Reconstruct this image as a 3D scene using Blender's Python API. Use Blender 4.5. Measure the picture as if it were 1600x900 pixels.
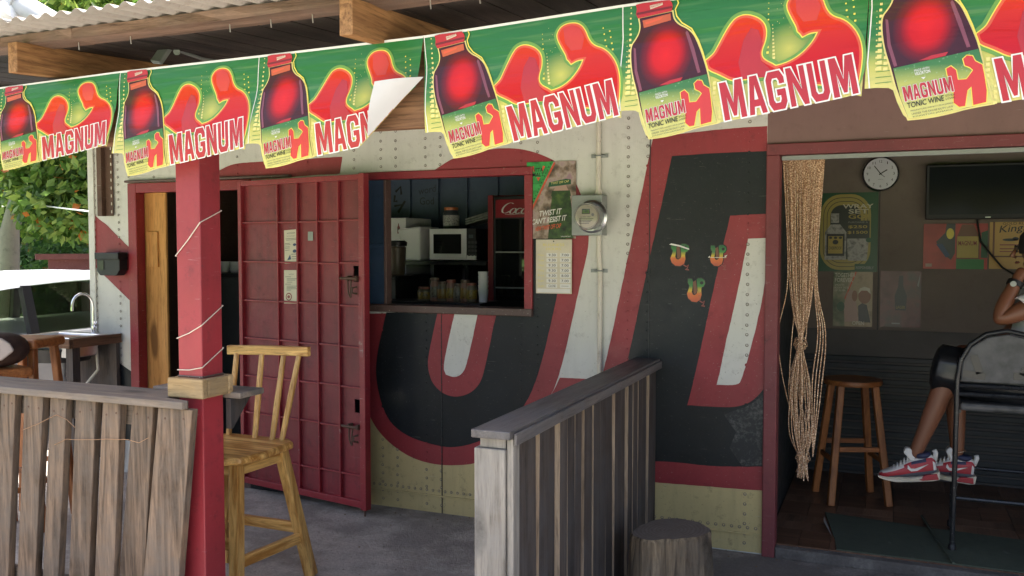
import bpy, bmesh, math, random
import numpy as np
from mathutils import Vector, Matrix
from mathutils.geometry import tessellate_polygon
random.seed(7); rng = np.random.default_rng(7)
for o in list(bpy.data.objects): bpy.data.objects.remove(o)
S = bpy.context.scene; C = S.collection
# ---------------------------------------------------------------- camera
FPX = 1400.0; YAW = math.atan(FPX/3323.0); PIT = math.atan(66/FPX)
CR = Vector((math.cos(YAW), math.sin(YAW), 0))
CD = Vector((-math.sin(YAW)*math.cos(PIT), math.cos(YAW)*math.cos(PIT), -math.sin(PIT)))
CU = CR.cross(CD)
CAM = Vector((0.552, -4.719, 1.6))
cd = bpy.data.cameras.new('camera'); cam = bpy.data.objects.new('camera', cd); C.objects.link(cam)
cd.sensor_width = 36; cd.lens = 36*FPX/1600; cd.clip_end = 400; cd.clip_start = .05
cam.matrix_world = Matrix(((CR.x, CU.x, -CD.x, CAM.x), (CR.y, CU.y, -CD.y, CAM.y), (CR.z, CU.z, -CD.z, CAM.z), (0, 0, 0, 1)))
S.camera = cam
def ray(u, v): return CD + CR*((u-800)/FPX) + CU*((450-v)/FPX)
def at(u, v, y): r = ray(u, v); return CAM + r*((y-CAM.y)/r.y)      # survey: photo point -> point on a plane of the place
def atx(u, v, x): r = ray(u, v); return CAM + r*((x-CAM.x)/r.x)
def atz(u, v, z): r = ray(u, v); return CAM + r*((z-CAM.z)/r.z)
# ---------------------------------------------------------------- world, sun, exposure
SUN_EL, SUN_AZ = math.radians(72), math.radians(-65)                 # azimuth from +Y towards +X
W = bpy.data.worlds.new('World'); S.world = W; W.use_nodes = True
wn = W.node_tree; bgn = wn.nodes['Background']; sk = wn.nodes.new('ShaderNodeTexSky')
sk.sky_type = 'NISHITA'; sk.sun_disc = False; sk.sun_elevation = SUN_EL; sk.sun_rotation = SUN_AZ
sk.air_density = .8; sk.dust_density = 6.0; sk.ozone_density = .2
wn.links.new(sk.outputs[0], bgn.inputs[0]); bgn.inputs[1].default_value = 0.15
sl = bpy.data.lights.new('sun', 'SUN'); sl.energy = 4.5; sl.angle = math.radians(.6); sl.color = (1, .95, .86)
so = bpy.data.objects.new('sun', sl); C.objects.link(so)
sd = Vector((math.sin(SUN_AZ)*math.cos(SUN_EL), math.cos(SUN_AZ)*math.cos(SUN_EL), math.sin(SUN_EL)))
so.rotation_euler = sd.to_track_quat('Z', 'Y').to_euler(); so.location = (0, 0, 12)
S.view_settings.view_transform = 'Standard'; S.view_settings.look = 'None'
S.view_settings.exposure = 2.05; S.view_settings.gamma = 1
S.render.engine = 'CYCLES'; S.cycles.max_bounces = 8; S.cycles.diffuse_bounces = 5
# ---------------------------------------------------------------- object helpers
def tag(o, label=None, cat=None, group=None, kind=None):
    if label: o['label'] = label
    if cat: o['category'] = cat
    if group: o['group'] = group
    if kind: o['kind'] = kind
    return o
def thing(name, label, cat, loc=(0, 0, 0), group=None, rz=0):
    o = bpy.data.objects.new(name, None); C.objects.link(o); o.location = loc; o.rotation_euler[2] = rz
    o.empty_display_size = .1
    return tag(o, label, cat, group)
def copy_tree(o, parent=None):
    c = o.copy(); C.objects.link(c); c.parent = parent
    for ch in o.children: copy_tree(ch, c)
    return c
class MB:
    def __init__(s): s.v = []; s.f = []; s.mi = []; s.uv = None
    def add(s, vs, fs, m=0):
        n = len(s.v); s.v += [tuple(p) for p in vs]; s.f += [tuple(i+n for i in f) for f in fs]; s.mi += [m]*len(fs); return s
    def box(s, a, b, m=0):
        x0, y0, z0 = a; x1, y1, z1 = b
        return s.add([(x0,y0,z0),(x1,y0,z0),(x1,y1,z0),(x0,y1,z0),(x0,y0,z1),(x1,y0,z1),(x1,y1,z1),(x0,y1,z1)],
                     [(0,3,2,1),(4,5,6,7),(0,1,5,4),(1,2,6,5),(2,3,7,6),(3,0,4,7)], m)
    def beam(s, p, q, w, h, up=(0, 0, 1), m=0, w2=None, h2=None):
        p = Vector(p); q = Vector(q); d = (q-p).normalized(); sd_ = d.cross(Vector(up)).normalized(); u = sd_.cross(d)
        w2 = w2 or w; h2 = h2 or h; vs = []
        for c, a, b in ((p, w, h), (q, w2, h2)):
            vs += [c-sd_*a/2-u*b/2, c+sd_*a/2-u*b/2, c+sd_*a/2+u*b/2, c-sd_*a/2+u*b/2]
        return s.add(vs, [(0,3,2,1),(4,5,6,7),(0,1,5,4),(1,2,6,5),(2,3,7,6),(3,0,4,7)][:6], m)
    def tube(s, pts, r, n=8, m=0, caps=True):
        pts = [Vector(p) for p in pts]; k = len(pts); rs = r if isinstance(r, (list, tuple)) else [r]*k
        t0 = (pts[1]-pts[0]).normalized(); ref = Vector((0, 0, 1)) if abs(t0.z) < .9 else Vector((1, 0, 0))
        nx = t0.cross(ref).normalized(); vs = []; fs = []
        for i, p in enumerate(pts):
            t = (pts[min(i+1, k-1)]-pts[max(i-1, 0)]).normalized()
            nx = (nx-t*nx.dot(t)).normalized(); ny = t.cross(nx)
            for j in range(n):
                a = 2*math.pi*j/n; vs.append(p+(nx*math.cos(a)+ny*math.sin(a))*rs[i])
        for i in range(k-1):
            for j in range(n): fs.append((i*n+j, i*n+(j+1) % n, (i+1)*n+(j+1) % n, (i+1)*n+j))
        if caps: fs += [tuple(range(n))[::-1], tuple(range((k-1)*n, k*n))]
        return s.add(vs, fs, m)
    def lathe(s, prof, n=24, c=(0, 0, 0), ax='z', m=0):
        vs = []; fs = []; k = len(prof); c = Vector(c)
        for r, z in prof:
            for j in range(n):
                a = 2*math.pi*j/n; p = (r*math.cos(a), r*math.sin(a), z)
                if ax == 'y': p = (p[0], p[2], p[1])
                if ax == 'x': p = (p[2], p[0], p[1])
                vs.append(c+Vector(p))
        for i in range(k-1):
            for j in range(n): fs.append((i*n+j, i*n+(j+1) % n, (i+1)*n+(j+1) % n, (i+1)*n+j))
        fs += [tuple(range(n))[::-1], tuple(range((k-1)*n, k*n))]
        return s.add(vs, fs, m)
    def prism(s, poly, f0, f1, m=0):            # poly: 2D outline, f0/f1 map it to the two end faces
        n = len(poly); vs = [f0(*p) for p in poly]+[f1(*p) for p in poly]
        return s.add(vs, [tuple(range(n))[::-1], tuple(range(n, 2*n))]+[(i, (i+1) % n, n+(i+1) % n, n+i) for i in range(n)], m)
    def build(s, name, mats, parent=None, smooth=False, bev=0, kind=None, fix=True, label=None):
        me = bpy.data.meshes.new(name); me.from_pydata([tuple(p) for p in s.v], [], s.f)
        for m in (mats if isinstance(mats, (list, tuple)) else [mats]): me.materials.append(m)
        me.polygons.foreach_set('material_index', s.mi)
        if fix:
            bm = bmesh.new(); bm.from_mesh(me); bmesh.ops.recalc_face_normals(bm, faces=bm.faces); bm.to_mesh(me); bm.free()
        if smooth:
            me.shade_smooth()
            if smooth != 'all': me.set_sharp_from_angle(angle=math.radians(40))
        o = bpy.data.objects.new(name, me); C.objects.link(o)
        if parent: o.parent = parent
        if bev:
            b = o.modifiers.new('bevel', 'BEVEL'); b.width = bev; b.segments = 2; b.limit_method = 'ANGLE'; b.angle_limit = math.radians(40)
        if kind: o['kind'] = kind
        if label: o['label'] = label
        return o
def boxo(name, a, b, mat, parent, bev=0, **k): return MB().box(a, b).build(name, mat, parent, bev=bev, **k)
# ---------------------------------------------------------------- flat print: polygons and lettering laid on a surface
_tc = {}
def text2d(s, off=0.0):
    key = (s, off)
    if key not in _tc:
        cu = bpy.data.curves.new('t', 'FONT'); cu.body = s; cu.offset = off; cu.resolution_u = 3
        ob = bpy.data.objects.new('t', cu); C.objects.link(ob)
        dg = bpy.context.evaluated_depsgraph_get(); me = bpy.data.meshes.new_from_object(ob.evaluated_get(dg))
        vs = np.array([v.co[:2] for v in me.vertices]) if len(me.vertices) else np.zeros((0, 2)); fs = [tuple(p.vertices) for p in me.polygons]
        bpy.data.objects.remove(ob); bpy.data.curves.remove(cu); bpy.data.meshes.remove(me); _tc[key] = (vs, fs)
    return _tc[key]
def txt(s, org, xa, ya, off=0.0, ref=None):     # lettering fitted into the box org, org+xa, org+ya
    b = text2d(s, off if ref is None else ref)[0]; lo = b.min(0); hi = b.max(0); vs, fs = text2d(s, off)
    n = (vs-lo)/(hi-lo); o = np.array(org); xa = np.array(xa); ya = np.array(ya)
    return ([tuple(o+xa*p[0]+ya*p[1]) for p in n], fs)
def pg(*pts): return ([tuple(p) for p in pts], [tuple(range(len(pts)))])
def ell(cx, cy, rx, ry, n=20, rot=0):
    return pg(*[(cx+rx*math.cos(t)*math.cos(rot)-ry*math.sin(t)*math.sin(rot), cy+rx*math.cos(t)*math.sin(rot)+ry*math.sin(t)*math.cos(rot)) for t in [2*math.pi*i/n for i in range(n)]])
def rounded(pts, it=2, lim=50):                 # round off the shallow corners of an outline, keep the sharp ones
    P = [np.array(p, float) for p in pts]; n = len(P); sharp = []
    for i in range(n):
        a = P[i]-P[i-1]; b = P[(i+1) % n]-P[i]; c = a.dot(b)/(np.hypot(*a)*np.hypot(*b)+1e-12); sharp.append(math.degrees(math.acos(max(-1, min(1, c)))) > lim)
    for _ in range(it):
        Q = []; S2 = []; n = len(P)
        for i in range(n):
            if sharp[i]: Q.append(P[i]); S2.append(True)
            else: Q += [P[i]*.75+P[i-1]*.25, P[i]*.75+P[(i+1) % n]*.25]; S2 += [False, False]
        P, sharp = Q, S2
    return [tuple(p) for p in P]
def rect(x0, y0, x1, y1): return pg((x0, y0), (x1, y0), (x1, y1), (x0, y1))
def line2(pts, w):                               # stroke of width w along a polyline
    vs = []; n = len(pts)
    for i, p in enumerate(pts):
        a = np.array(pts[max(i-1, 0)]); b = np.array(pts[min(i+1, n-1)]); d = b-a; d = d/(np.hypot(*d)+1e-9); nn = np.array((-d[1], d[0]))*w/2
        vs += [tuple(np.array(p)+nn), tuple(np.array(p)-nn)]
    return (vs, [(2*i, 2*i+1, 2*i+3, 2*i+2) for i in range(n-1)])
def miter(poly, d):
    P = np.array(poly, float); n = len(P); A = sum(P[i][0]*P[(i+1) % n][1]-P[(i+1) % n][0]*P[i][1] for i in range(n)); s = 1 if A > 0 else -1; out = []
    for i in range(n):
        e1 = P[i]-P[i-1]; e2 = P[(i+1) % n]-P[i]; e1 = e1/(np.hypot(*e1)+1e-9); e2 = e2/(np.hypot(*e2)+1e-9)
        n1 = np.array((e1[1], -e1[0]))*s; n2 = np.array((e2[1], -e2[0]))*s; k = 1+n1.dot(n2); out.append(tuple(P[i]+(n1+n2)*d/max(k, .35)))
    return out
def grow(poly, d):                               # outline pushed outward by d
    P = np.array(poly); n = len(P); A = sum(P[i][0]*P[(i+1) % n][1]-P[(i+1) % n][0]*P[i][1] for i in range(n)); out = []
    for i in range(n):
        e = P[(i+1) % n]-P[i-1]; e = e/(np.hypot(*e)+1e-9); nn = np.array((e[1], -e[0]))*(1 if A > 0 else -1); out.append(tuple(P[i]+nn*d))
    return out
def flat(name, shapes, mapf, parent, gx=(), gy=(), clip=None, uvf=None, step=.0006, label=None):
    """shapes: (verts2d, faces), material, layer; each is cut along the grid lines and laid on the surface mapf(a, b, height)"""
    mats = []; bm = bmesh.new(); uvl = bm.loops.layers.uv.new('UVMap')
    for (vs, fs), mt, ly in shapes:
        if mt not in mats: mats.append(mt)
        tb = bmesh.new(); bv = [tb.verts.new((p[0], p[1], 0)) for p in vs]
        for f in fs:
            if len(set(f)) < 3: continue
            try:
                if len(f) > 4:
                    for t in tessellate_polygon([[Vector((vs[i][0], vs[i][1], 0)) for i in f]]):
                        try: tb.faces.new([bv[f[i]] for i in t])
                        except ValueError: pass
                else: tb.faces.new([bv[i] for i in f])
            except ValueError: pass
        for g in gx: bmesh.ops.bisect_plane(tb, geom=tb.verts[:]+tb.edges[:]+tb.faces[:], plane_co=(g, 0, 0), plane_no=(1, 0, 0))
        for g in gy: bmesh.ops.bisect_plane(tb, geom=tb.verts[:]+tb.edges[:]+tb.faces[:], plane_co=(0, g, 0), plane_no=(0, 1, 0))
        if clip: bmesh.ops.bisect_plane(tb, geom=tb.verts[:]+tb.edges[:]+tb.faces[:], plane_co=clip[0], plane_no=clip[1], clear_outer=True)
        mi = mats.index(mt); mp = {}
        for f in tb.faces:
            nv = []
            for v in f.verts:
                if v not in mp: mp[v] = bm.verts.new(mapf(v.co.x, v.co.y, ly*step))
                nv.append(mp[v])
            try: nf = bm.faces.new(nv)
            except ValueError: continue
            nf.material_index = mi
            for l, v in zip(nf.loops, f.verts): l[uvl].uv = uvf(v.co.x, v.co.y) if uvf else (v.co.x, v.co.y)
        tb.free()
    me = bpy.data.meshes.new(name); bm.to_mesh(me); bm.free()
    for m in mats: me.materials.append(m)
    o = bpy.data.objects.new(name, me); C.objects.link(o)
    if parent: o.parent = parent
    if label: o['label'] = label
    return o
# ---------------------------------------------------------------- materials
def srgb(r, g, b): return tuple((c/255/12.92 if c/255 <= .04045 else ((c/255+.055)/1.055)**2.4) for c in (r, g, b))+(1,)
def nm(name):
    m = bpy.data.materials.new(name); m.use_nodes = True; nt = m.node_tree; return m, nt, nt.nodes['Principled BSDF']
def nd(nt, t, ins=None, **props):
    n = nt.nodes.new(t)
    for k, v in props.items(): setattr(n, k, v)
    for k, v in (ins or {}).items():
        if hasattr(v, 'is_linked') or hasattr(v, 'links'): nt.links.new(v, n.inputs[k])
        else: n.inputs[k].default_value = v
    return n
def ramp(nt, fac, stops):
    r = nt.nodes.new('ShaderNodeValToRGB'); e = r.color_ramp.elements
    while len(e) < len(stops): e.new(.5)
    for i, (p, c) in enumerate(stops): e[i].position = p; e[i].color = c if len(c) == 4 else tuple(c)+(1,)
    nt.links.new(fac, r.inputs[0]); return r.outputs[0]
def mixc(nt, fac, a, b, mode='MIX'):
    m = nt.nodes.new('ShaderNodeMix'); m.data_type = 'RGBA'; m.blend_type = mode
    for sock, v in ((m.inputs[0], fac), (m.inputs[6], a), (m.inputs[7], b)):
        if hasattr(v, 'links'): nt.links.new(v, sock)
        else: sock.default_value = v
    return m.outputs[2]
def coords(nt, kind='Object', scale=(1, 1, 1), rnd=False):
    tc = nt.nodes.new('ShaderNodeTexCoord'); mp = nt.nodes.new('ShaderNodeMapping'); mp.inputs['Scale'].default_value = scale
    nt.links.new(tc.outputs[kind], mp.inputs[0])
    if rnd:
        oi = nt.nodes.new('ShaderNodeObjectInfo'); ml = nd(nt, 'ShaderNodeMath', {0: oi.outputs['Random'], 1: 37.0}, operation='MULTIPLY')
        nt.links.new(ml.outputs[0], mp.inputs['Location'])
    return mp.outputs[0]
def noise(nt, vec, scale, detail=4, rough=.6, dist=0):
    n = nd(nt, 'ShaderNodeTexNoise', {'Scale': scale, 'Detail': detail, 'Roughness': rough, 'Distortion': dist}); nt.links.new(vec, n.inputs['Vector']); return n.outputs['Fac']
def bump(nt, b, h, strength=.3, dist=.01):
    n = nd(nt, 'ShaderNodeBump', {'Strength': strength, 'Distance': dist, 'Height': h}); nt.links.new(n.outputs[0], b.inputs['Normal'])
K = (0, 0, 0, 1); Wt = (1, 1, 1, 1)
def flatm(name, col, rough=.5, metal=0, var=.12, sc=8, spec=.5):
    m, nt, b = nm(name); v = noise(nt, coords(nt), sc, 5)
    c = mixc(nt, ramp(nt, v, [(.3, K), (.7, Wt)]), tuple(x*(1-var) for x in col[:3])+(1,), tuple(min(1, x*(1+var)) for x in col[:3])+(1,))
    nt.links.new(c, b.inputs['Base Color']); b.inputs['Roughness'].default_value = rough; b.inputs['Metallic'].default_value = metal
    b.inputs['Specular IOR Level'].default_value = spec
    return m
def paint(name, col, dirt=(.05, .045, .04, 1), amt=.5, rough=.5, fade=.15, speck=1.0, bmp=.15, under=None, streak=.3, chips=0.0):
    """old paint on sheet metal: uneven fading, grime, specks and scratches"""
    m, nt, b = nm(name); v = coords(nt)
    big = noise(nt, v, 1.7, 5, .6); c = mixc(nt, ramp(nt, big, [(.3, K), (.7, Wt)]), tuple(x*(1-fade) for x in col[:3])+(1,), tuple(min(1, x*(1+fade)) for x in col[:3])+(1,))
    st = noise(nt, coords(nt, scale=(5, 5, .6)), 3, 5, .65)
    c = mixc(nt, nd(nt, 'ShaderNodeMath', {0: ramp(nt, st, [(.5, K), (.78, Wt)]), 1: amt*streak}, operation='MULTIPLY').outputs[0], c, dirt)
    gr = noise(nt, v, 14, 8, .75); c = mixc(nt, nd(nt, 'ShaderNodeMath', {0: ramp(nt, gr, [(.55, K), (.75, Wt)]), 1: amt}, operation='MULTIPLY').outputs[0], c, dirt)
    sp = noise(nt, v, 90, 3, .6); c = mixc(nt, nd(nt, 'ShaderNodeMath', {0: ramp(nt, sp, [(.66, K), (.72, Wt)]), 1: .6*speck}, operation='MULTIPLY').outputs[0], c, under or dirt)
    sc = noise(nt, coords(nt, scale=(1.5, 1.5, 26)), 7, 3, .5, .6)
    c = mixc(nt, nd(nt, 'ShaderNodeMath', {0: ramp(nt, sc, [(.70, K), (.73, Wt)]), 1: .25*speck}, operation='MULTIPLY').outputs[0], c, (.5, .5, .46, 1))
    if chips:
        cn = noise(nt, v, 11, 9, .72, .3); c = mixc(nt, nd(nt, 'ShaderNodeMath', {0: ramp(nt, cn, [(.665, K), (.685, Wt)]), 1: chips}, operation='MULTIPLY').outputs[0], c, under or dirt)
    nt.links.new(c, b.inputs['Base Color'])
    nt.links.new(ramp(nt, gr, [(.3, (rough-.08,)*3), (.7, (rough+.15,)*3)]), b.inputs['Roughness'])
    h = nd(nt, 'ShaderNodeMath', {0: gr, 1: big}, operation='ADD').outputs[0]; bump(nt, b, h, bmp, .01)
    return m
def wood(name, dark, light, ax=2, grey=None, rough=.7, rings=14, bmp=.35, spec=.3, knots=True, contrast=1.0, fine=1.0):
    m, nt, b = nm(name); s = [1, 1, 1]; s[ax] = .07; v = coords(nt, scale=tuple(s), rnd=True)
    g1 = noise(nt, v, rings, 5, .6, 1.4); g2 = noise(nt, v, 110, 4, .7); s2 = [1, 1, 1]; s2[ax] = .35
    c = ramp(nt, g1, [(.5-.2/contrast, dark), (.5, tuple((a+b_)/2 for a, b_ in zip(dark, light))), (.5+.2/contrast, light)])
    c = mixc(nt, nd(nt, 'ShaderNodeMath', {0: ramp(nt, g2, [(.5, K), (.68, Wt)]), 1: .55*fine}, operation='MULTIPLY').outputs[0], c, tuple(x*.35 for x in dark[:3])+(1,))
    if knots:
        kv = noise(nt, coords(nt, scale=tuple(s2), rnd=True), 5.5, 1, .4); c = mixc(nt, ramp(nt, kv, [(.68, K), (.74, Wt)]), c, tuple(x*.45 for x in dark[:3])+(1,))
    if grey:
        w = noise(nt, coords(nt, rnd=True), 5, 6, .7); c = mixc(nt, ramp(nt, w, [(.4, K), (.65, (.75, .75, .75))]), c, grey)
    oi = nt.nodes.new('ShaderNodeObjectInfo'); mr = nd(nt, 'ShaderNodeMapRange', {'Value': oi.outputs['Random'], 'To Min': .8, 'To Max': 1.15})
    hs = nd(nt, 'ShaderNodeHueSaturation', {'Color': c, 'Value': mr.outputs[0]})
    nt.links.new(hs.outputs[0], b.inputs['Base Color']); b.inputs['Roughness'].default_value = rough; b.inputs['Specular IOR Level'].default_value = spec
    bump(nt, b, nd(nt, 'ShaderNodeMath', {0: g1, 1: g2}, operation='ADD').outputs[0], bmp, .006)
    return m
M = {}
RED = (.27, .028, .034, 1); WHT = (.60, .60, .54, 1); BLK = (.012, .0155, .0175, 1); CRM = (.52, .42, .19, 1)
M['white'] = paint('white_wall_paint', WHT, (.16, .14, .11, 1), .5, .5, .08, 1.0)
M['red'] = paint('red_wall_paint', RED, (.05, .02, .02, 1), .5, .48, .2, .6, under=(.42, .3, .26, 1))
M['black'] = paint('black_wall_paint', BLK, (.022, .026, .028, 1), .5, .40, .35, .6, under=(.14, .14, .13, 1), streak=.25); M['black'].node_tree.nodes['Principled BSDF'].inputs['Specular IOR Level'].default_value = .3
M['cream'] = paint('cream_wall_paint', CRM, (.10, .085, .05, 1), .75, .6, .15, 1.0)
M['door_red'] = paint('red_door_paint', (.19, .018, .025, 1), (.03, .010, .012, 1), .8, .45, .3, .8, streak=.7, under=(.16, .08, .07, 1), bmp=.3, chips=.8)
M['bar_red'] = paint('red_bar_paint', (.25, .02, .028, 1), (.05, .015, .015, 1), .4, .4, .15, 1.2, under=(.34, .24, .2, 1), chips=.7)
M['maroon'] = paint('dull_maroon_paint', (.17, .035, .038, 1), (.07, .03, .028, 1), .7, .55, .2, .8, under=(.3, .2, .17, 1), chips=.5)
M['post_red'] = paint('red_post_paint', (.29, .028, .036, 1), (.08, .018, .022, 1), .65, .45, .18, .8, under=(.13, .05, .05, 1), chips=.7)
M['brownred'] = paint('brown_red_panel_paint', (.20, .115, .10, 1), (.10, .06, .05, 1), .4, .55, .12, .6)
M['navy'] = paint('navy_wall_paint', (.07, .105, .165, 1), (.012, .016, .024, 1), .4, .5, .2, .5)
M['blue'] = paint('blue_shutter_paint', (.032, .065, .125, 1), (.02, .03, .05, 1), .6, .45, .3, .8, under=(.12, .16, .2, 1))
M['brownwall'] = paint('brown_room_paint', (.18, .14, .11, 1), (.10, .075, .06, 1), .3, .6, .1, .4)
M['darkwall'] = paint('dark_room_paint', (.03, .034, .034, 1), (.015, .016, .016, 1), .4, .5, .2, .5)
M['sill'] = paint('grimy_sill_paint', (.10, .06, .05, 1), (.03, .03, .03, 1), .8, .5, .3, 1, under=(.5, .45, .35, 1))
M['plank'] = wood('weathered_fence_plank', srgb(74, 60, 48), srgb(132, 110, 90), 2, grey=srgb(100, 91, 82), rings=22, contrast=1.5)
M['plank_x'] = wood('weathered_rail_board', srgb(104, 90, 78), srgb(156, 140, 122), 0, grey=srgb(112, 106, 100), rings=16)
M['dark_plank'] = wood('dark_fence_plank', srgb(50, 44, 41), srgb(90, 80, 73), 2, grey=srgb(76, 74, 74), rings=14)
M['edge_plank'] = wood('grey_post_board', srgb(112, 106, 98), srgb(164, 158, 148), 2, grey=srgb(130, 128, 124), rings=14)
M['rail_y'] = wood('dark_rail_board', srgb(66, 62, 60), srgb(112, 106, 102), 1, grey=srgb(92, 92, 94), rings=14, rough=.5)
M['collar_x'] = wood('collar_wood', srgb(126, 98, 62), srgb(200, 170, 122), 0, grey=srgb(150, 132, 104), rings=20)
M['collar_y'] = wood('collar_side_wood', srgb(126, 98, 62), srgb(200, 170, 122), 1, grey=srgb(150, 132, 104), rings=20)
M['rafter'] = wood('rafter_wood', srgb(100, 68, 40), srgb(164, 122, 80), 1, rings=22)
M['purlin'] = wood('rough_purlin_wood', srgb(84, 62, 50), srgb(150, 122, 104), 0, grey=srgb(110, 94, 84), rings=12, bmp=.8)
M['beam'] = wood('beam_wood', srgb(104, 74, 52), srgb(156, 116, 84), 0, rings=14)
for i, a in enumerate('xyz'): M['pine_'+a] = wood('varnished_pine_'+a, srgb(168, 114, 50), srgb(236, 190, 114), i, rings=20, rough=.34, bmp=.12, spec=.5, fine=.7, contrast=1.6)
for i, a in enumerate('xyz'): M['stool_'+a] = wood('brown_stool_wood_'+a, srgb(130, 74, 36), srgb(190, 122, 68), i, rings=16, rough=.45, bmp=.12, spec=.5)
M['ply'] = wood('plywood_sheet', srgb(170, 116, 58), srgb(214, 162, 96), 2, rings=9, bmp=.1, contrast=.8)
M['stump_side'] = wood('stump_bark', srgb(84, 70, 56), srgb(178, 156, 126), 2, grey=srgb(118, 108, 94), rings=16, bmp=1.6, contrast=1.5)
M['counter'] = wood('sink_counter_wood', srgb(74, 52, 38), srgb(126, 94, 70), 0, rings=14)
M['counter_y'] = wood('sink_counter_side_wood', srgb(84, 60, 44), srgb(140, 106, 80), 1, rings=14)
M['steel'] = flatm('brushed_steel', (.55, .56, .57, 1), .28, 1, .05, 30)
M['galv'] = flatm('grey_painted_metal', (.27, .29, .27, 1), .45, .3, .1, 20)
M['chrome'] = flatm('chrome', (.7, .7, .72, 1), .1, 1, .02)
M['rust'] = paint('rusty_steel', (.10, .055, .035, 1), (.03, .02, .015, 1), .7, .7, .3, 1)
M['rust_red'] = paint('red_rusty_beam_paint', (.16, .05, .045, 1), (.05, .02, .015, 1), .6, .6, .2, 1, under=(.5, .45, .4, 1))
M['blackplastic'] = flatm('black_plastic', (.009, .009, .010, 1), .5, 0, .2, 12)
M['blackmetal'] = paint('chipped_black_metal', (.014, .015, .017, 1), (.05, .05, .05, 1), .5, .3, .2, 1.3, under=(.35, .34, .32, 1))
M['pvc'] = paint('cream_conduit_paint', (.62, .58, .48, 1), (.22, .15, .10, 1), .6, .5, .06, 1.0)
M['whiteplastic'] = flatm('white_plastic', (.8, .8, .79, 1), .4, 0, .04)
M['glass'] = flatm('clear_glass', (1, 1, 1, 1), .02); M['glass'].node_tree.nodes['Principled BSDF'].inputs['Transmission Weight'].default_value = 1
M['cord'] = flatm('cream_cord', (.6, .52, .42, 1), .7)
M['copper'] = flatm('rusty_wire', (.35, .2, .1, 1), .5, .5)
M['nail'] = flatm('nail_steel', (.55, .52, .47, 1), .4, .8)
def ink(name, r, g, b, rough=.35):
    c = srgb(r, g, b); l = .3*c[0]+.6*c[1]+.1*c[2]; return flatm('print_'+name, tuple((x*.92+l*.08)*.86 for x in c[:3])+(1,), rough, 0, .05, 9)
I = {n: ink(n, *c) for n, c in dict(white=(232, 230, 222), black=(24, 24, 24), red=(184, 26, 38), dkred=(128, 24, 30), orange=(220, 84, 40), coral=(206, 44, 38),
     yellow=(240, 220, 60), pale=(232, 216, 120), green=(40, 132, 62), dkgreen=(22, 84, 48), lime=(104, 156, 60), cap=(190, 22, 34), capdk=(120, 14, 24), amber=(196, 84, 40), sheen=(132, 66, 84),
     grey=(150, 150, 146), paper=(214, 206, 180), ink=(60, 62, 66), blue=(40, 66, 110), tan=(206, 160, 70), gold=(186, 160, 62), brown=(120, 72, 46), skin=(150, 96, 66), stamp=(150, 70, 66), pink=(186, 150, 132)).items()}
# ================================================================ ground
def ground_mat():
    m, nt, b = nm('ground_earth_and_grass'); v = coords(nt)
    sx = nt.nodes.new('ShaderNodeSeparateXYZ'); nt.links.new(v, sx.inputs[0])
    n1 = noise(nt, v, .6, 6, .6); n2 = noise(nt, v, 26, 8, .75); n3 = noise(nt, v, 5, 6, .7)
    earth = mixc(nt, ramp(nt, n2, [(.35, K), (.68, Wt)]), (.29, .27, .24, 1), (.46, .43, .385, 1))
    earth = mixc(nt, ramp(nt, n3, [(.4, K), (.7, Wt)]), earth, (.34, .315, .28, 1))
    gr = mixc(nt, n2, (.05, .10, .015, 1), (.14, .24, .05, 1))
    d = nd(nt, 'ShaderNodeMath', {0: sx.outputs[0], 1: -9.0}, operation='LESS_THAN').outputs[0]
    d2 = nd(nt, 'ShaderNodeMath', {0: sx.outputs[1], 1: -13.0}, operation='LESS_THAN').outputs[0]
    f = nd(nt, 'ShaderNodeMath', {0: d, 1: d2}, operation='MAXIMUM').outputs[0]
    nt.links.new(mixc(nt, f, earth, gr), b.inputs['Base Color']); b.inputs['Roughness'].default_value = .95
    bump(nt, b, n2, .8, .02); return m
g = MB(); g.add([(-90, -90, -.012), (90, -90, -.012), (90, 90, -.012), (-90, 90, -.012)], [(0, 1, 2, 3)])
tag(g.build('ground', ground_mat(), fix=False), kind='structure')
def concrete_mat(name, a, b_, bm_=.9, wet=None):
    m, nt, b = nm(name); v = coords(nt); n1 = noise(nt, v, 1.3, 6, .65); n2 = noise(nt, v, 60, 6, .75); n3 = noise(nt, v, 9, 7, .7)
    c = mixc(nt, ramp(nt, n2, [(.3, K), (.7, Wt)]), a, b_)
    c = mixc(nt, ramp(nt, n3, [(.45, K), (.72, (.6, .6, .6))]), c, tuple(x*.5 for x in a[:3])+(1,))
    c = mixc(nt, ramp(nt, n1, [(.45, K), (.55, (.7, .7, .7))]), c, tuple(x*.62 for x in a[:3])+(1,))
    nt.links.new(c, b.inputs['Base Color']); b.inputs['Roughness'].default_value = .85
    bump(nt, b, nd(nt, 'ShaderNodeMath', {0: n2, 1: n3}, operation='ADD').outputs[0], bm_, .012); return m
M['porch'] = concrete_mat('porch_concrete', (.36, .33, .29, 1), (.60, .55, .49, 1))
M['dirt'] = concrete_mat('trodden_earth', (.2, .175, .15, 1), (.42, .375, .33, 1), .9)
tag(boxo('porch_floor', (-5.2, -2.25, -.1), (-.64, .0, 0), M['porch'], None), kind='structure')
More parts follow.
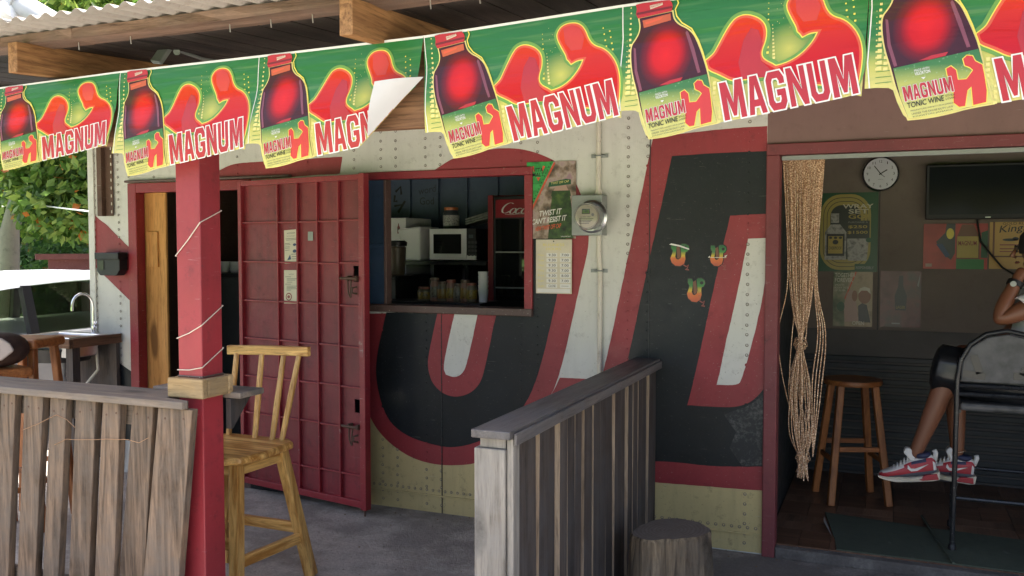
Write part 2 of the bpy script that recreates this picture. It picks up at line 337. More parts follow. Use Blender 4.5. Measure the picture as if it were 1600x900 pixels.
def lumpy(name, x0, x1, y0, y1, nx, ny, z, amp, mat):
    mb = MB(); vs = []; fs = []
    for j in range(ny+1):
        for i in range(nx+1):
            x = x0+(x1-x0)*i/nx; y = y0+(y1-y0)*j/ny
            e = min(1, 6*min(i/nx, 1-i/nx, j/ny, 1-j/ny)+.0)
            vs.append((x, y, z+amp*e*(math.sin(7*x+3*y)+math.sin(11*y-5*x+1)+.7*math.sin(23*x+17*y)+rng.normal()*.5)/2))
    for j in range(ny):
        for i in range(nx): a = j*(nx+1)+i; fs.append((a, a+1, a+nx+2, a+nx+1))
    mb.add(vs, fs); return mb.build(name, mat, None, smooth='all', fix=False)
tag(lumpy('earth_path', -.63, 3.6, -3.2, -.006, 90, 70, .0, .008, M['dirt']), kind='structure')
# ================================================================ container bar
bar = thing('container_bar', 'riveted white container bar painted with big black and red letters', 'building')
HX = 3.4
WX0, DX0, DX1, WNX0, WNX1, JX = -4.66, -4.27, -3.30, -2.42, -1.35, -.03
def wallbox(a, b, mat, name='wall_panel'): return boxo(name, (a[0], 0, a[1]), (b[0], .05, b[1]), mat, bar)
wallbox((WX0, 0), (DX0, 2.62), M['white']); wallbox((DX0, 2.0), (DX1, 2.62), M['white']); wallbox((DX0, 0), (DX1, .06), M['sill'])
wallbox((DX1, 0), (WNX0, 2.62), M['white']); wallbox((WNX0, 2.02), (WNX1, 2.62), M['white']); wallbox((WNX0, 0), (WNX1, 1.235), M['white'])
wallbox((WNX1, 0), (JX, 2.62), M['white']); wallbox((JX, 2.112), (HX, 2.62), M['brownred'], 'header_panel')
boxo('end_wall', (WX0, .05, 0), (WX0+.05, 2.4, 2.62), M['rust'], bar)
boxo('back_wall', (WX0, 2.4, 0), (-.06, 2.45, 2.62), M['rust'], bar); boxo('kitchen_wall', (WX0+.05, 1.75, .06), (-.06, 1.8, 2.5), M['navy'], bar); wallbox((2.05, 0), (HX, 2.055), M['brownred']); boxo('added_dimming_wall', (HX-.05, .05, 0), (HX, 1.75, 2.5), M['brownwall'], bar)  # end wall and front panel right of the doorway: unseen, added to dim the room
boxo('partition_wall', (-.06, .05, 0), (-.02, 2.4, 2.62), M['darkwall'], bar)
boxo('kitchen_floor', (WX0+.05, .05, 0), (-.06, 2.4, .06), M['porch'], bar)
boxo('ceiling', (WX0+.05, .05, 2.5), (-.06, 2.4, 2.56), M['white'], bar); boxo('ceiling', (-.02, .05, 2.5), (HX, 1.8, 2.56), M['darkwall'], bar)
boxo('corner_post', (WX0-.035, -.012, 0), (WX0+.022, .06, 2.62), M['white'], bar, bev=.004)
boxo('room_wall', (-.02, 1.75, 0), (HX, 1.8, 2.5), M['brownwall'], bar)
# painted letters: film on film, from the survey of the wall
def wobble(P, step=.022, amp=.0007):            # brush-painted edge: never quite straight
    out = []; n = len(P); w = 0
    for i in range(n):
        a, b = np.array(P[i]), np.array(P[(i+1) % n]); L = np.hypot(*(b-a)); k = max(1, int(L/step)); out.append(tuple(a))
        for j in range(1, k): w = .6*w+rng.normal()*amp; nn = np.array((b[1]-a[1], a[0]-b[0]))/(L+1e-9); out.append(tuple(a+(b-a)*j/k+nn*w))
    return out
def wp(*uv): return pg(*wobble(rounded([(lambda p: (p.x, p.z))(at(u, v, 0)) for u, v in uv], 2, 42)))
def worn_mat():
    m, nt, b = nm('worn_grey_patch'); v = coords(nt); n = noise(nt, v, 5, 8, .75); n2 = noise(nt, v, 45, 6, .8)
    s = nd(nt, 'ShaderNodeMath', {0: n, 1: n2}, operation='MULTIPLY').outputs[0]
    nt.links.new(mixc(nt, ramp(nt, s, [(.24, K), (.5, Wt)]), BLK, (.2, .2, .18, 1)), b.inputs['Base Color']); b.inputs['Roughness'].default_value = .55
    return m
M['worn'] = worn_mat()
paints = [
 (wp((573, 700), (574, 640), (745, 690), (1012, 735), (1196, 755), (1197, 866), (574, 788)), M['cream'], 1, 'cream_band'),
 (wp((149, 337), (158, 345), (166, 350), (178, 363), (207, 391), (207, 473), (190, 457), (170, 437), (149, 417)), M['red'], 2, 'letter_outline'),
 (wp((145, 530), (162, 545), (180, 562), (205, 580), (207, 640), (208, 690), (145, 676)), M['black'], 2, 'letter_and_gap_fill'),
 (wp((398, 310), (572, 300), (572, 786), (398, 765), (392, 764)), M['black'], 2, 'letter_and_gap_fill'),  # black put into the wall colour so the gap behind the door reads dark
 (wp((340, 268), (362, 256), (400, 253), (535, 245), (531, 271), (400, 281), (340, 284)), M['red'], 2, 'letter_outline'),
 (wp((679, 266), (707, 247), (735, 239), (765, 233), (800, 231), (832, 236), (868, 251), (886, 266), (900, 285), (912, 315), (920, 350), (920, 380), (917, 400), (905, 450), (875, 589), (850, 640), (800, 700), (745, 724), (720, 727), (690, 727), (662, 722), (637, 712), (612, 695), (592, 675), (577, 650), (570, 620), (568, 560), (574, 490), (822, 490), (824, 262)), M['red'], 2, 'letter_outline'),
 (wp((604, 488), (597, 517), (589, 555), (587, 587), (594, 625), (607, 657), (627, 675), (650, 687), (690, 698), (712, 699), (745, 692), (790, 668), (824, 630), (845, 575), (872, 457), (882, 400), (885, 370), (880, 330), (868, 300), (850, 280), (824, 270), (822, 490)), M['black'], 4, 'letter_and_gap_fill'),
 (wp((684, 489), (669, 557), (669, 575), (672, 588), (677, 600), (692, 615), (712, 621), (735, 615), (750, 600), (757, 580), (776, 490)), M['red'], 6, 'letter_outline'),
 (wp((711, 489), (692, 572), (697, 585), (710, 590), (722, 585), (730, 570), (747, 489)), M['white'], 8, 'letter_stripe'),
 (wp((875, 590), (938, 593), (944, 575), (985, 560), (960, 680), (900, 740), (745, 726), (800, 702), (850, 641)), M['red'], 2, 'letter_outline'),
 (wp((1021, 214), (1145, 200), (1199, 197), (1196, 767), (1012, 753), (900, 741), (946, 572), (971, 450)), M['red'], 3, 'letter_outline'),
 (wp((1050, 244), (1120, 239), (1199, 236), (1196, 729), (1112, 729), (1060, 722), (1012, 720), (948, 712), (985, 545), (1005, 450)), M['black'], 5, 'letter_and_gap_fill'),
 (wp((1141, 337), (1199, 334), (1198, 600), (1194, 607), (1183, 620), (1170, 630), (1150, 636), (1125, 636), (1074, 633), (1086, 587), (1115, 450)), M['red'], 7, 'letter_outline'),
 (wp((1169, 373), (1198, 372), (1197, 450), (1160, 595), (1150, 602), (1120, 601), (1154, 450)), M['white'], 9, 'letter_stripe'),
 (wp((1132, 648), (1150, 640), (1172, 634), (1194, 614), (1196, 727), (1160, 728), (1140, 700), (1150, 675)), M['worn'], 6, 'worn_patch')]
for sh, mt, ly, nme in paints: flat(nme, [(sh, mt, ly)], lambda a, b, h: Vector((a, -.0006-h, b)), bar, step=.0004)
def inpoly(x, z, P):
    r = False; n = len(P)
    for i in range(n):
        x1, z1 = P[i]; x2, z2 = P[i-1]
        if (z1 > z) != (z2 > z) and x < (x2-x1)*(z-z1)/(z2-z1)+x1: r = not r
    return r
_ps = sorted(paints, key=lambda p: -p[2])
def paint_at(x, z):
    for sh, mt, ly, _ in _ps:
        if inpoly(x, z, sh[0]): return mt
    return M['white']
M['grime'] = paint('rivet_grime', (.20, .17, .14, 1), (.08, .07, .06, 1), .6, .7, .3)
rm = [M['white'], M['red'], M['black'], M['cream'], M['worn'], M['grime']]; rv = MB()
def rivet(x, z, r=.006):
    y0 = -.0055; pm_ = rm.index(paint_at(x, z)); rv.add([(x+r*1.5*math.cos(k*math.pi/4), -.0046, z-.001+r*1.5*math.sin(k*math.pi/4)) for k in range(8)], [tuple(range(8))], 5 if pm_ in (0, 3) else pm_)
    vs = [(x+r*math.cos(k*math.pi/3), y0+.0035, z+r*math.sin(k*math.pi/3)) for k in range(6)]
    vs += [(x+r*.7*math.cos(k*math.pi/3), y0-.0015, z+r*.7*math.sin(k*math.pi/3)) for k in range(6)]+[(x, y0-.0025, z)]
    rv.add(vs, [(k, (k+1) % 6, 6+(k+1) % 6, 6+k) for k in range(6)]+[(6+k, 6+(k+1) % 6, 12) for k in range(6)], rm.index(paint_at(x, z)))
def hole(x, z): return (DX0-.07 < x < DX1+.05 and z < 2.06) or (WNX0-.03 < x < WNX1+.03 and 1.2 < z < 2.06)
for u in (152, 188, 205, 555, 597, 620, 666, 689, 814, 840, 981, 1011, 1168): 
    x = at(u, 450, 0).x; z = .05
    while z < 2.5:
        if not hole(x, z): rivet(x+rng.normal()*.001, z+rng.normal()*.0015)
        z += .052
for u in (240, 290, 371, 430, 480):
    x = at(u, 240, 0).x
    for k in range(10):
        if not hole(x, 2.07+k*.055): rivet(x, 2.07+k*.055)
for k in range(60):
    x = -2.4+k*.041
    if x < JX-.02 and not -.75 < x < -.6: rivet(x, .135)
rv.build('rivets', rm, bar, kind='stuff', fix=False)
for u in (690.5, 1013.5):
    x = at(u, 600, 0).x
    boxo('seam', (x-.002, -.0062, 0), (x+.002, -.0002, 1.23 if u < 800 else 2.6), M['darkwall'], bar)
boxo('bottom_rail', (-2.45, -.012, .098), (JX-.001, -.0003, .108), M['cream'], bar, bev=.003)
# frames of the openings
fr = MB(); fr.box((DX0-.045, -.02, .0), (DX0+.03, .06, 2.03)).box((DX0+.03, -.02, 1.965), (DX1+.03, .06, 2.03))
df = fr.build('door_frame', M['bar_red'], bar, bev=.004)
boxo('rain_lip', (DX0-.06, -.035, 2.034), (DX1+.35, .0, 2.05), M['sill'], bar, bev=.005)
fr = MB(); fr.box((WNX0-.02, -.018, 2.0), (WNX1+.045, .06, 2.045)).box((WNX1-.005, -.0185, 1.225), (WNX1+.045, .06, 2.0)); boxo('mullion', (-2.275, -.012, 1.244), (-2.257, .05, 1.999), M['sill'], bar, bev=.003)
wf = fr.build('window_frame', M['bar_red'], bar, bev=.004)
boxo('window_sill', (WNX0-.02, -.03, 1.20), (WNX1+.045, .12, 1.243), M['sill'], bar, bev=.004)
bs = MB(); bs.box((WNX0, .02, 1.243), (-2.275, .04, 2.0)).box((WNX0+.01, .01, 1.6), (-2.276, .02, 1.615))
bs.build('blue_shutter', M['blue'], bar, bev=.003)
jb = MB(); jb.box((JX, -.03, .0), (.035, .08, 2.056)); jb.build('door_jamb', M['maroon'], bar, bev=.005)
boxo('door_header', (JX, -.028, 2.056), (HX, .08, 2.112), M['maroon'], bar, bev=.004)
boxo('door_track', (.04, .0, 2.03), (HX, .02, 2.053), M['galv'], bar, bev=.003)
# plywood leaf standing in the left doorway
pl = thing('plywood_panel', 'bare plywood panel with nailed block standing in the doorway', 'plywood sheet')
a0 = at(223, 300, .07); a1 = at(259, 300, .07)
boxo('sheet', (a0.x, .065, .06), (a1.x, .083, 1.97), M['ply'], pl, bev=.002)
b0 = at(230, 362, .06); b1 = at(248, 417, .06)
boxo('nailed_block', (b0.x, .05, b1.z), (b1.x, .0648, b0.z), M['ply'], pl, bev=.002)
# ================================================================ the steel door, swung open
hinge = Vector((DX1-.015, -.035, 0)); free = at(576, 792, -.24)
ddir = Vector((free.x-hinge.x, free.y-hinge.y, 0)); DW = ddir.length; ddir.normalize(); dn = Vector((ddir.y, -ddir.x, 0))
door = bpy.data.objects.new('steel_door', None); C.objects.link(door); door.parent = bar; door['label'] = 'dark red steel door with welded bar grid, swung open'
door.location = hinge; door.rotation_euler[2] = math.atan2(ddir.y, ddir.x)
def dpt(u, v):                                   # survey on the door's own plane -> (along, height)
    r = ray(u, v); t = (hinge-CAM).dot(dn)/r.dot(dn); p = CAM+r*t; return ((p-hinge).dot(ddir), p.z)
Z0, Z1 = .055, 2.015
ver = [0.0]+[dpt(u, 500)[0] for u in (438.5, 469, 500, 533)]+[DW]
hor = [Z0]+[dpt(535, v)[1] for v in (737, 665, 603, 540, 476, 411, 345)]+[Z1]; hor.sort()
T = .024
holes = []
for i in range(5):
    for j in range(len(hor)-1):
        x0, x1, z0, z1 = ver[i], ver[i+1], hor[j], hor[j+1]
        mb = MB()
        hx = None
        if i == 4 and j in (2, 5):
            hx = (x1-.105, x1-.045); hz = (z0+.012 if j == 2 else z0+.10, z0+.09 if j == 2 else z1-.012)
            if j == 2: hz = (z0+.09, z0+.17) if z1-z0 > .2 else (z0+.08, z1-.02)
            if j == 5: hz = (z1-.11, z1-.015)
            mb.box((x0, 0, z0), (hx[0], .004, z1)).box((hx[1], 0, z0), (x1, .004, z1)).box((hx[0], 0, z0), (hx[1], .004, hz[0])).box((hx[0], 0, hz[1]), (hx[1], .004, z1))
        else:
            s = rng.normal()*.0015; n = 4; vs = []; fs = []
            for b in range(n+1):
                for a in range(n+1):
                    e = math.sin(math.pi*a/n)*math.sin(math.pi*b/n); vs.append((x0+(x1-x0)*a/n, -e*(.002+s), z0+(z1-z0)*b/n))
            for b in range(n):
                for a in range(n): q = b*(n+1)+a; fs.append((q, q+1, q+n+2, q+n+1))
            mb.add(vs, fs)
        mb.build('panel', M['door_red'], door, fix=False, smooth='all' if hx is None else False)
for i, x in enumerate(ver[1:-1]): boxo('upright_bar', (x-.006, -.022, Z0+.03), (x+.006, -.0035, Z1-.03), M['bar_red'], door, bev=.002)
for z in hor[1:-1]:
    for i in range(5):
        zz = z+rng.normal()*.002
        boxo('cross_bar', (ver[i]+.008, -.019, zz-.005), (ver[i+1]-.008, -.0036, zz+.005), M['bar_red'], door, bev=.0015)
boxo('edge_channel', (-.012, -.03, Z0), (.02, .012, Z1), M['bar_red'], door, bev=.003)
boxo('edge_channel', (DW-.036, -.032, Z0-.01), (DW+.008, .014, Z1+.004), M['bar_red'], door, bev=.003)
boxo('top_channel', (.02, -.03, Z1-.032), (DW-.036, .012, Z1), M['bar_red'], door, bev=.003)
boxo('bottom_channel', (.02, -.03, Z0), (DW-.036, .012, Z0+.04), M['bar_red'], door, bev=.003)
MB().tube([(DW-.02, -.01, Z0-.005), (DW-.02, -.01, .004)], .006, 8).build('drop_bolt', M['rust'], door)
chip = paint('chipped_edge', (.25, .02, .028, 1), (.5, .46, .38, 1), 1.0, .5, .2, 3.0, under=(.55, .5, .42, 1))
boxo('chipped_edge', (DW-.037, -.0335, .95), (DW-.005, -.0322, 1.3), chip, door, label='edge with paint flaked to pale undercoat')
for zc in (hor[6]-.118+.03, hor[2]+.012):
    lk = MB(); lk.tube([(DW-.17, -.045, zc), (DW-.035, -.045, zc)], .008, 8).box((DW-.13, -.042, zc-.014), (DW-.115, -.004, zc+.014)).box((DW-.06, -.042, zc-.014), (DW-.045, -.004, zc+.014))
    o = lk.build('slide_bolt', M['rust'], door, smooth=True)
    ch = []; L = .10
    for k in range(15):
        t = k/14; ch.append((DW-.115+.03*t, -.038-.006*math.sin(9*t), zc-.012-L*math.sin(math.pi*t)))
    MB().tube(ch, .0045, 6).build('chain', M['rust'], o, smooth='all')
    MB().tube([(DW-.06, -.02, zc-.05), (DW-.075, -.045, zc-.055), (DW-.075, -.045, zc-.085), (DW-.06, -.02, zc-.09)], .006, 6).build('pull_handle', M['rust'], o, smooth=True)
# notices on the door
def quadmap(p00, p10, p11, p01, nrm):
    P = [Vector(p) for p in (p00, p10, p11, p01)]; nrm = Vector(nrm)
    return lambda a, b, h: P[0]*(1-a)*(1-b)+P[1]*a*(1-b)+P[2]*a*b+P[3]*(1-a)*b+nrm*h
def door_pt(u, v, off=-.006):
    x, z = dpt(u, v); return hinge+ddir*x+dn*(-off)+Vector((0, 0, z))
def bars(rows, x0, x1, mt, ly=2, th=.012): return [(rect(x0+r[1]*(x1-x0), r[0]-th/2, x0+r[2]*(x1-x0), r[0]+th/2), mt, ly) for r in rows]
n1 = quadmap(door_pt(446, 412), door_pt(467, 411), door_pt(467, 358), door_pt(445, 360), dn)
sh = [(rect(0, 0, 1, 1), I['paper'], 0), (ell(.5, .9, .3, .02), I['ink'], 2), (ell(.5, .9, .26, .012), I['paper'], 3), (txt('TO THE PUBLIC', (.2, .80), (.6, 0), (0, .025)), I['ink'], 2)]
sh += bars([(.74, .1, .9), (.7, .15, .85), (.6, .05, .4), (.56, .05, .45), (.5, .05, .4), (.46, .05, .4), (.4, .05, .4), (.27, .5, .95), (.2, .55, .95), (.13, .55, .95), (.03, .3, .7)], 0, 1, I['ink'])
sh += [(pg((.2, .1), (.5, .12), (.42, .27), (.33, .2)), I['blue'], 2), (ell(.75, .36, .14, .05), I['blue'], 2), (ell(.75, .55, .12, .04), I['blue'], 2)]
tag(flat('notice_sheet', sh, n1, None), 'printed notice with small blue drawings taped to red door', 'notice')
n2 = quadmap(door_pt(445, 474), door_pt(467, 474), door_pt(467, 422), door_pt(445, 422), dn)
sh = [(rect(0, 0, 1, 1), I['paper'], 0), (txt('NOTICE', (.35, .86), (.35, 0), (0, .03)), I['ink'], 2)]+bars([(.8, .1, .5), (.74, .2, .9), (.7, .2, .8), (.64, .2, .6), (.58, .1, .5), (.52, .2, .9), (.48, .2, .85), (.44, .2, .9), (.4, .2, .5)], 0, 1, I['ink'])
sh += [(ell(.35, .2, .22, .12), I['stamp'], 2), (ell(.35, .2, .16, .085), I['paper'], 3), (ell(.35, .2, .1, .05), I['stamp'], 4)]
tag(flat('notice_sheet', sh, n2, None), 'typed notice with round reddish stamp on red door', 'notice')
pm = quadmap(door_pt(482, 376, -.005), door_pt(490, 376, -.005), door_pt(490, 362, -.005), door_pt(482, 362, -.005), dn)
o = flat('repair_plate', [(rect(0, 0, 1, 1), M['galv'], 0)], pm, None); tag(o, 'small bare grey metal plate riveted onto red door', 'plate')
# ================================================================ wall fittings
lb = thing('wall_box', 'black plastic box mounted on the white and red container end', 'box')
p = at(152, 428, -.08); q = at(187, 394, -.08)
mb = MB(); mb.prism([(p.x, p.z+.02), (p.x+.03, p.z-.01), (q.x-.03, p.z-.01), (q.x, p.z+.03), (q.x, q.z), (p.x, q.z-.005)], lambda x, z: (x, -.012, z), lambda x, z: (x, -.085, z))
mb.build('housing', M['blackplastic'], lb, bev=.006)
boxo('lid', (p.x-.004, -.10, q.z-.05), (q.x+.004, -.012, q.z-.004), M['blackplastic'], lb, bev=.005)
boxo('front_window', (p.x+.02, -.089, p.z+.03), (p.x+.07, -.0855, q.z-.06), flatm('smoked_plastic', (.05, .05, .055, 1), .15), lb)
rb = thing('steel_channel', 'rusty brown punched steel channel fixed upright beside the corner', 'bracket')
p = at(161, 338, 0); q = at(177, 190, 0)
mb = MB(); mb.box((p.x, -.05, p.z), (p.x+.045, -.012, q.z)); mb.box((p.x+.045, -.018, p.z), (q.x, -.012, q.z))
mb.build('channel', M['rust'], rb, bev=.003)
hl = MB()
for k in range(13): z = p.z+.02+k*.055; hl.box((q.x-.016, -.0195, z), (q.x-.008, -.0182, z+.02))
hl.build('punched_slots', M['pvc'], rb)
# electricity meter on its conduit
mt = thing('electric_meter', 'round glass electricity meter on grey box fixed to white wall', 'meter')
p = at(893, 368, -.1); q = at(941, 304, -.1); bx0, bx1, bz0, bz1 = p.x, q.x, p.z, q.z; D_ = .10
boxo('meter_box', (bx0, -D_, bz0), (bx1, -.008, bz1), M['galv'], mt, bev=.004)
cx, cz = at(918, 337, -.19).x, at(918, 338, -.19).z; R_ = .076
mb = MB(); mb.lathe([(R_+.012, 0), (R_+.012, -.022), (R_, -.03), (R_, -.04)], 32, (cx, -D_-.0005, cz), 'y'); mb.build('mounting_ring', M['steel'], mt, smooth=True)
mb = MB(); mb.lathe([(R_*.92, -.0405), (R_*.92, -.09), (R_*.86, -.1)], 32, (cx, -D_, cz), 'y'); mb.build('meter_body', flatm('pale_grey_plastic', (.5, .52, .5, 1), .35), mt, smooth=True)
fy = -D_-.1015
fm = lambda a, b, h: Vector((cx+a*R_, fy-h, cz+b*R_))
sh = [(ell(0, 0, .84, .84, 32), I['grey'], 0), (ell(0, 0, .78, .78, 32), I['paper'], 2), (rect(-.32, .15, .25, .5), I['ink'], 4), (rect(-.27, .2, .2, .44), I['lime'], 6), (txt('88', (-.12, .24), (.22, 0), (0, .16)), I['ink'], 8), (ell(.45, .1, .1, .1), I['grey'], 4)]
sh += [(rect(-.5, -.15-.1*k, .5-.1*k, -.19-.1*k), I['ink'], 4) for k in range(4)]+[(txt('CL200 240V', (-.4, -.1), (.7, 0), (0, .1)), I['ink'], 4)]
flat('dial', sh, fm, mt, step=.0004)
mb = MB(); mb.lathe([(R_*.955, -.04), (R_*.955, -.095), (R_*.87, -.118), (R_*.5, -.125), (.002, -.126)], 32, (cx, -D_, cz), 'y'); mb.build('glass_cover', M['glass'], mt, smooth=True)
boxo('seal_tag', (bx1-.03, -D_-.05, cz-.07), (bx1+.012, -D_-.047, cz-.045), M['galv'], mt)
cxp = (at(937, 250, 0).x)
cnd = thing('electric_conduit', 'cream painted conduit pipe running down the white wall', 'conduit')
MB().tube([(cxp, -.022, bz1), (cxp, -.022, 2.55)], .0135, 10).build('upper_pipe', M['pvc'], cnd, smooth=True)
zz = at(940, 585, 0).z
MB().tube([(cxp+.004, -.022, bz0), (cxp+.004, -.022, bz0-.1), (cxp+.012, -.022, bz0-.2), (cxp+.012, -.022, .35)], .0135, 10).build('lower_pipe', M['pvc'], cnd, smooth=True)
MB().tube([(cxp, -.022, bz1), (cxp, -.022, bz1+.03)], .019, 10).build('coupling', M['pvc'], cnd, smooth=True)
for v in (244, 423):
    z = at(938, v, 0).z; mb = MB(); mb.box((cxp-.045, -.009, z-.01), (cxp+.05, -.006, z+.01)).tube([(cxp-.02+.005, -.006, z), (cxp-.018, -.03, z), (cxp+.005, -.04, z), (cxp+.028, -.03, z), (cxp+.027, -.006, z)], .004, 6)
    mb.build('pipe_clamp', M['galv'], cnd)
# poster, opening-hours board, stickers
def wallmap(x0, z0, x1, z1, y=-.010): return lambda a, b, h: Vector((x0+(x1-x0)*a, y-h, z0+(z1-z0)*b))
def photo_mat(name, cols, sc=4):
    m, nt, b = nm(name); n = noise(nt, coords(nt), sc, 3, .5); nt.links.new(ramp(nt, n, [(.3+.4*i/(len(cols)-1), srgb(*c)) for i, c in enumerate(cols)]), b.inputs['Base Color']); b.inputs['Roughness'].default_value = .35; return m
p = at(824, 373, 0); q = at(901, 251, 0)
bok = photo_mat('print_blurred_photo', [(70, 62, 52), (120, 100, 84), (168, 150, 138), (150, 120, 130)], 18); boty = photo_mat('print_green_bottle', [(20, 36, 14), (44, 74, 26), (78, 100, 40)], 30)
boards = photo_mat('print_green_boards', [(30, 110, 50), (50, 150, 70), (64, 168, 84)], 25)
sh = [(rect(0, 0, 1, 1), bok, 0), (pg((0, .28), (.55, 1), (0, 1)), boards, 2), (pg((.44, 0), (.95, 0), (.93, .3), (.9, .48), (.88, .55), (.52, .55), (.5, .44), (.46, .2)), boty, 3), (pg((.5, .55), (.9, .55), (.88, .62), (.52, .62)), boty, 5)]
sh += [(pg((.44, .67), (.9, .70), (.9, .76), (.8, .77), (.46, .73)), I['dkgreen'], 4), (txt('TWIST OFF CAP', (.5, .70), (.36, .025), (0, .03)), I['pale'], 6), (pg((.55, .62), (.85, .62), (.8, .69), (.6, .68)), I['pink'], 4)]
for k in range(18):
    t = k/18; sh.append((pg((.0+.56*t, .26+.73*t), (.035+.56*t, .255+.73*t), (.06+.56*t, .295+.73*t), (.025+.56*t, .3+.73*t)), I['orange'], 6)); sh.append((pg((-.0+.56*t, .31+.73*t), (.02+.52*t, .31+.73*t), (.03+.52*t, .33+.73*t), (.0+.53*t, .33+.73*t)), I['black'], 5))
for k in range(6): sh.append((rect(0, .42+.1*k, max(.02, .1+.075*k), .424+.1*k), I['dkgreen'], 4))
sh += [(txt('VITA', (.14, .87), (.2, .0), (0, .05), .01), I['black'], 7), (txt('MALT', (.12, .81), (.24, 0), (0, .05), .01), I['black'], 7), (pg((.1, .94), (.16, .86), (.15, .95)), I['orange'], 6), (pg((.38, .94), (.32, .86), (.33, .95)), I['orange'], 6), (pg((.2, .80), (.28, .80), (.24, .75)), I['orange'], 6)]
sh += [(txt('TWIST IT', (.25, .285), (.45, .035), (.02, .075), .02), I['white'], 10), (txt("CAN'T RESIST IT", (.1, .18), (.70, .055), (.02, .075), .02), I['white'], 10), (txt('NEW TWIST OFF CAP', (.18, .095), (.52, .045), (.01, .06), .015), I['orange'], 10), (txt('WWW', (.7, .02), (.2, 0), (0, .015)), I['white'], 10)]
tag(flat('drink_poster', sh, wallmap(p.x, p.z, q.x, q.z, -.009), None, step=.0003), 'green poster with twist-off bottle reading TWIST IT CAN\'T RESIST IT', 'poster')
p = at(839, 458, 0); q = at(895, 374, 0); hb = thing('hours_board', 'cream card of handwritten business hours hung under the poster', 'sign')
boxo('card', (p.x, -.018, p.z), (q.x, -.010, q.z), flatm('cream_card', (.6, .55, .42, 1), .5), hb, bev=.002)
sh = [(txt('BUSINESS', (.2, .875), (.6, 0), (0, .05), .01), I['pale'], 0), (txt('HOURS', (.3, .80), (.4, 0), (0, .05), .01), I['pale'], 0), (ell(.5, .965, .02, .012), I['black'], 0), (rect(.04, .02, .96, .09), I['white'], 0)]
for k, (d, a_, b_) in enumerate([('Mon', '9.30', '7:00'), ('Tue', '9.30', '7.00'), ('Wed', '9.30', '7.00'), ('Thu', '9.30', '7.00'), ('Fri', '9.30', '8.00'), ('Sat', '9.30', '7.00'), ('Sun', 'CLOSE', '')]):
    y = .69-.095*k; sh += [(txt(d, (.06, y), (.17, 0), (0, .045)), I['pale'], 0), (rect(.3, y-.012, .6, y+.058), I['white'], 0), (rect(.68, y-.012, .97, y+.058), I['white'], 0), (txt(a_, (.36, y), (.2, 0), (0, .046), .006), I['ink'], 2)]
    sh.append((txt(b_, (.72, y), (.2, 0), (0, .046), .006), I['ink'], 2) if b_ else (rect(.72, y+.02, .92, y+.026), I['ink'], 2))
flat('lettering', sh, wallmap(p.x, p.z, q.x, q.z, -.0186), hb, step=.0003)
def rasta():
    m, nt, b = nm('rasta_sticker_print'); tc = nt.nodes.new('ShaderNodeTexCoord'); s = nt.nodes.new('ShaderNodeSeparateXYZ'); nt.links.new(tc.outputs['UV'], s.inputs[0])
    n = noise(nt, coords(nt), 60, 4); c = ramp(nt, s.outputs[1], [(.1, srgb(186, 84, 50)), (.38, srgb(206, 110, 48)), (.5, srgb(206, 176, 50)), (.68, srgb(60, 130, 60)), (.95, srgb(30, 92, 48))])
    nt.links.new(mixc(nt, ramp(nt, n, [(.55, K), (.75, (.6, .6, .6))]), c, (.12, .1, .08, 1)), b.inputs['Base Color']); b.inputs['Roughness'].default_value = .4; return m
rs = rasta()
for (u0, v0, u1, v1), lab in (((1046, 381, 1078, 417), 'peeling green gold and red sticker with white torn top on black paint'), ((1108, 383, 1136, 417), 'green gold and red sticker straddling the black and red paint edge'), ((1072, 435, 1103, 473), 'lowest green gold and red sticker on the black letter, with dark scribble tail')):
    p = at(u0, v1, 0); q = at(u1, v0, 0)
    body = pg((.1, .98), (.3, .98), (.36, .85), (.33, .6), (.3, .45), (.36, .34), (.46, .32), (.55, .38), (.6, .5), (.58, .7), (.55, .95), (.62, 1), (.8, 1), (.95, .92), (.98, .8), (.9, .68), (.8, .64), (.78, .5), (.8, .35), (.74, .15), (.55, .04), (.3, .06), (.12, .2), (.06, .38), (.14, .55), (.18, .7), (.1, .82))
    sh = [(grow_ := (grow(body[0], .045), body[1]), I['black'], 0), (body, rs, 1), (ell(.8, .82, .09, .07, 10), I['black'], 2), (pg((.36, .85), (.5, .92), (.58, .5), (.5, .36), (.4, .38)), I['brown'], 2)]
    sh += [(line2([(.7, .1), (.85, .02), (.95, .1), (.9, -.05), (.8, -.1), (.98, -.12)], .05), I['stamp'], 2)]
    if 'white torn' in lab: sh.append((pg((.0, .97), (.5, .88), (.98, .74), (.98, .8), (.5, .95), (.1, 1.02)), I['white'], 3))
    if 'straddling' in lab: sh += [(rect(-.02, .42, .98, .45), I['paper'], 3), (pg((-.05, .43), (.08, .42), (.04, .52)), I['white'], 3), (pg((.85, .5), (1.05, .56), (.95, .46)), I['white'], 3)]
    tag(flat('sticker', sh, wallmap(p.x, p.z, q.x, q.z, -.0075), None, step=.0003), lab, 'sticker')
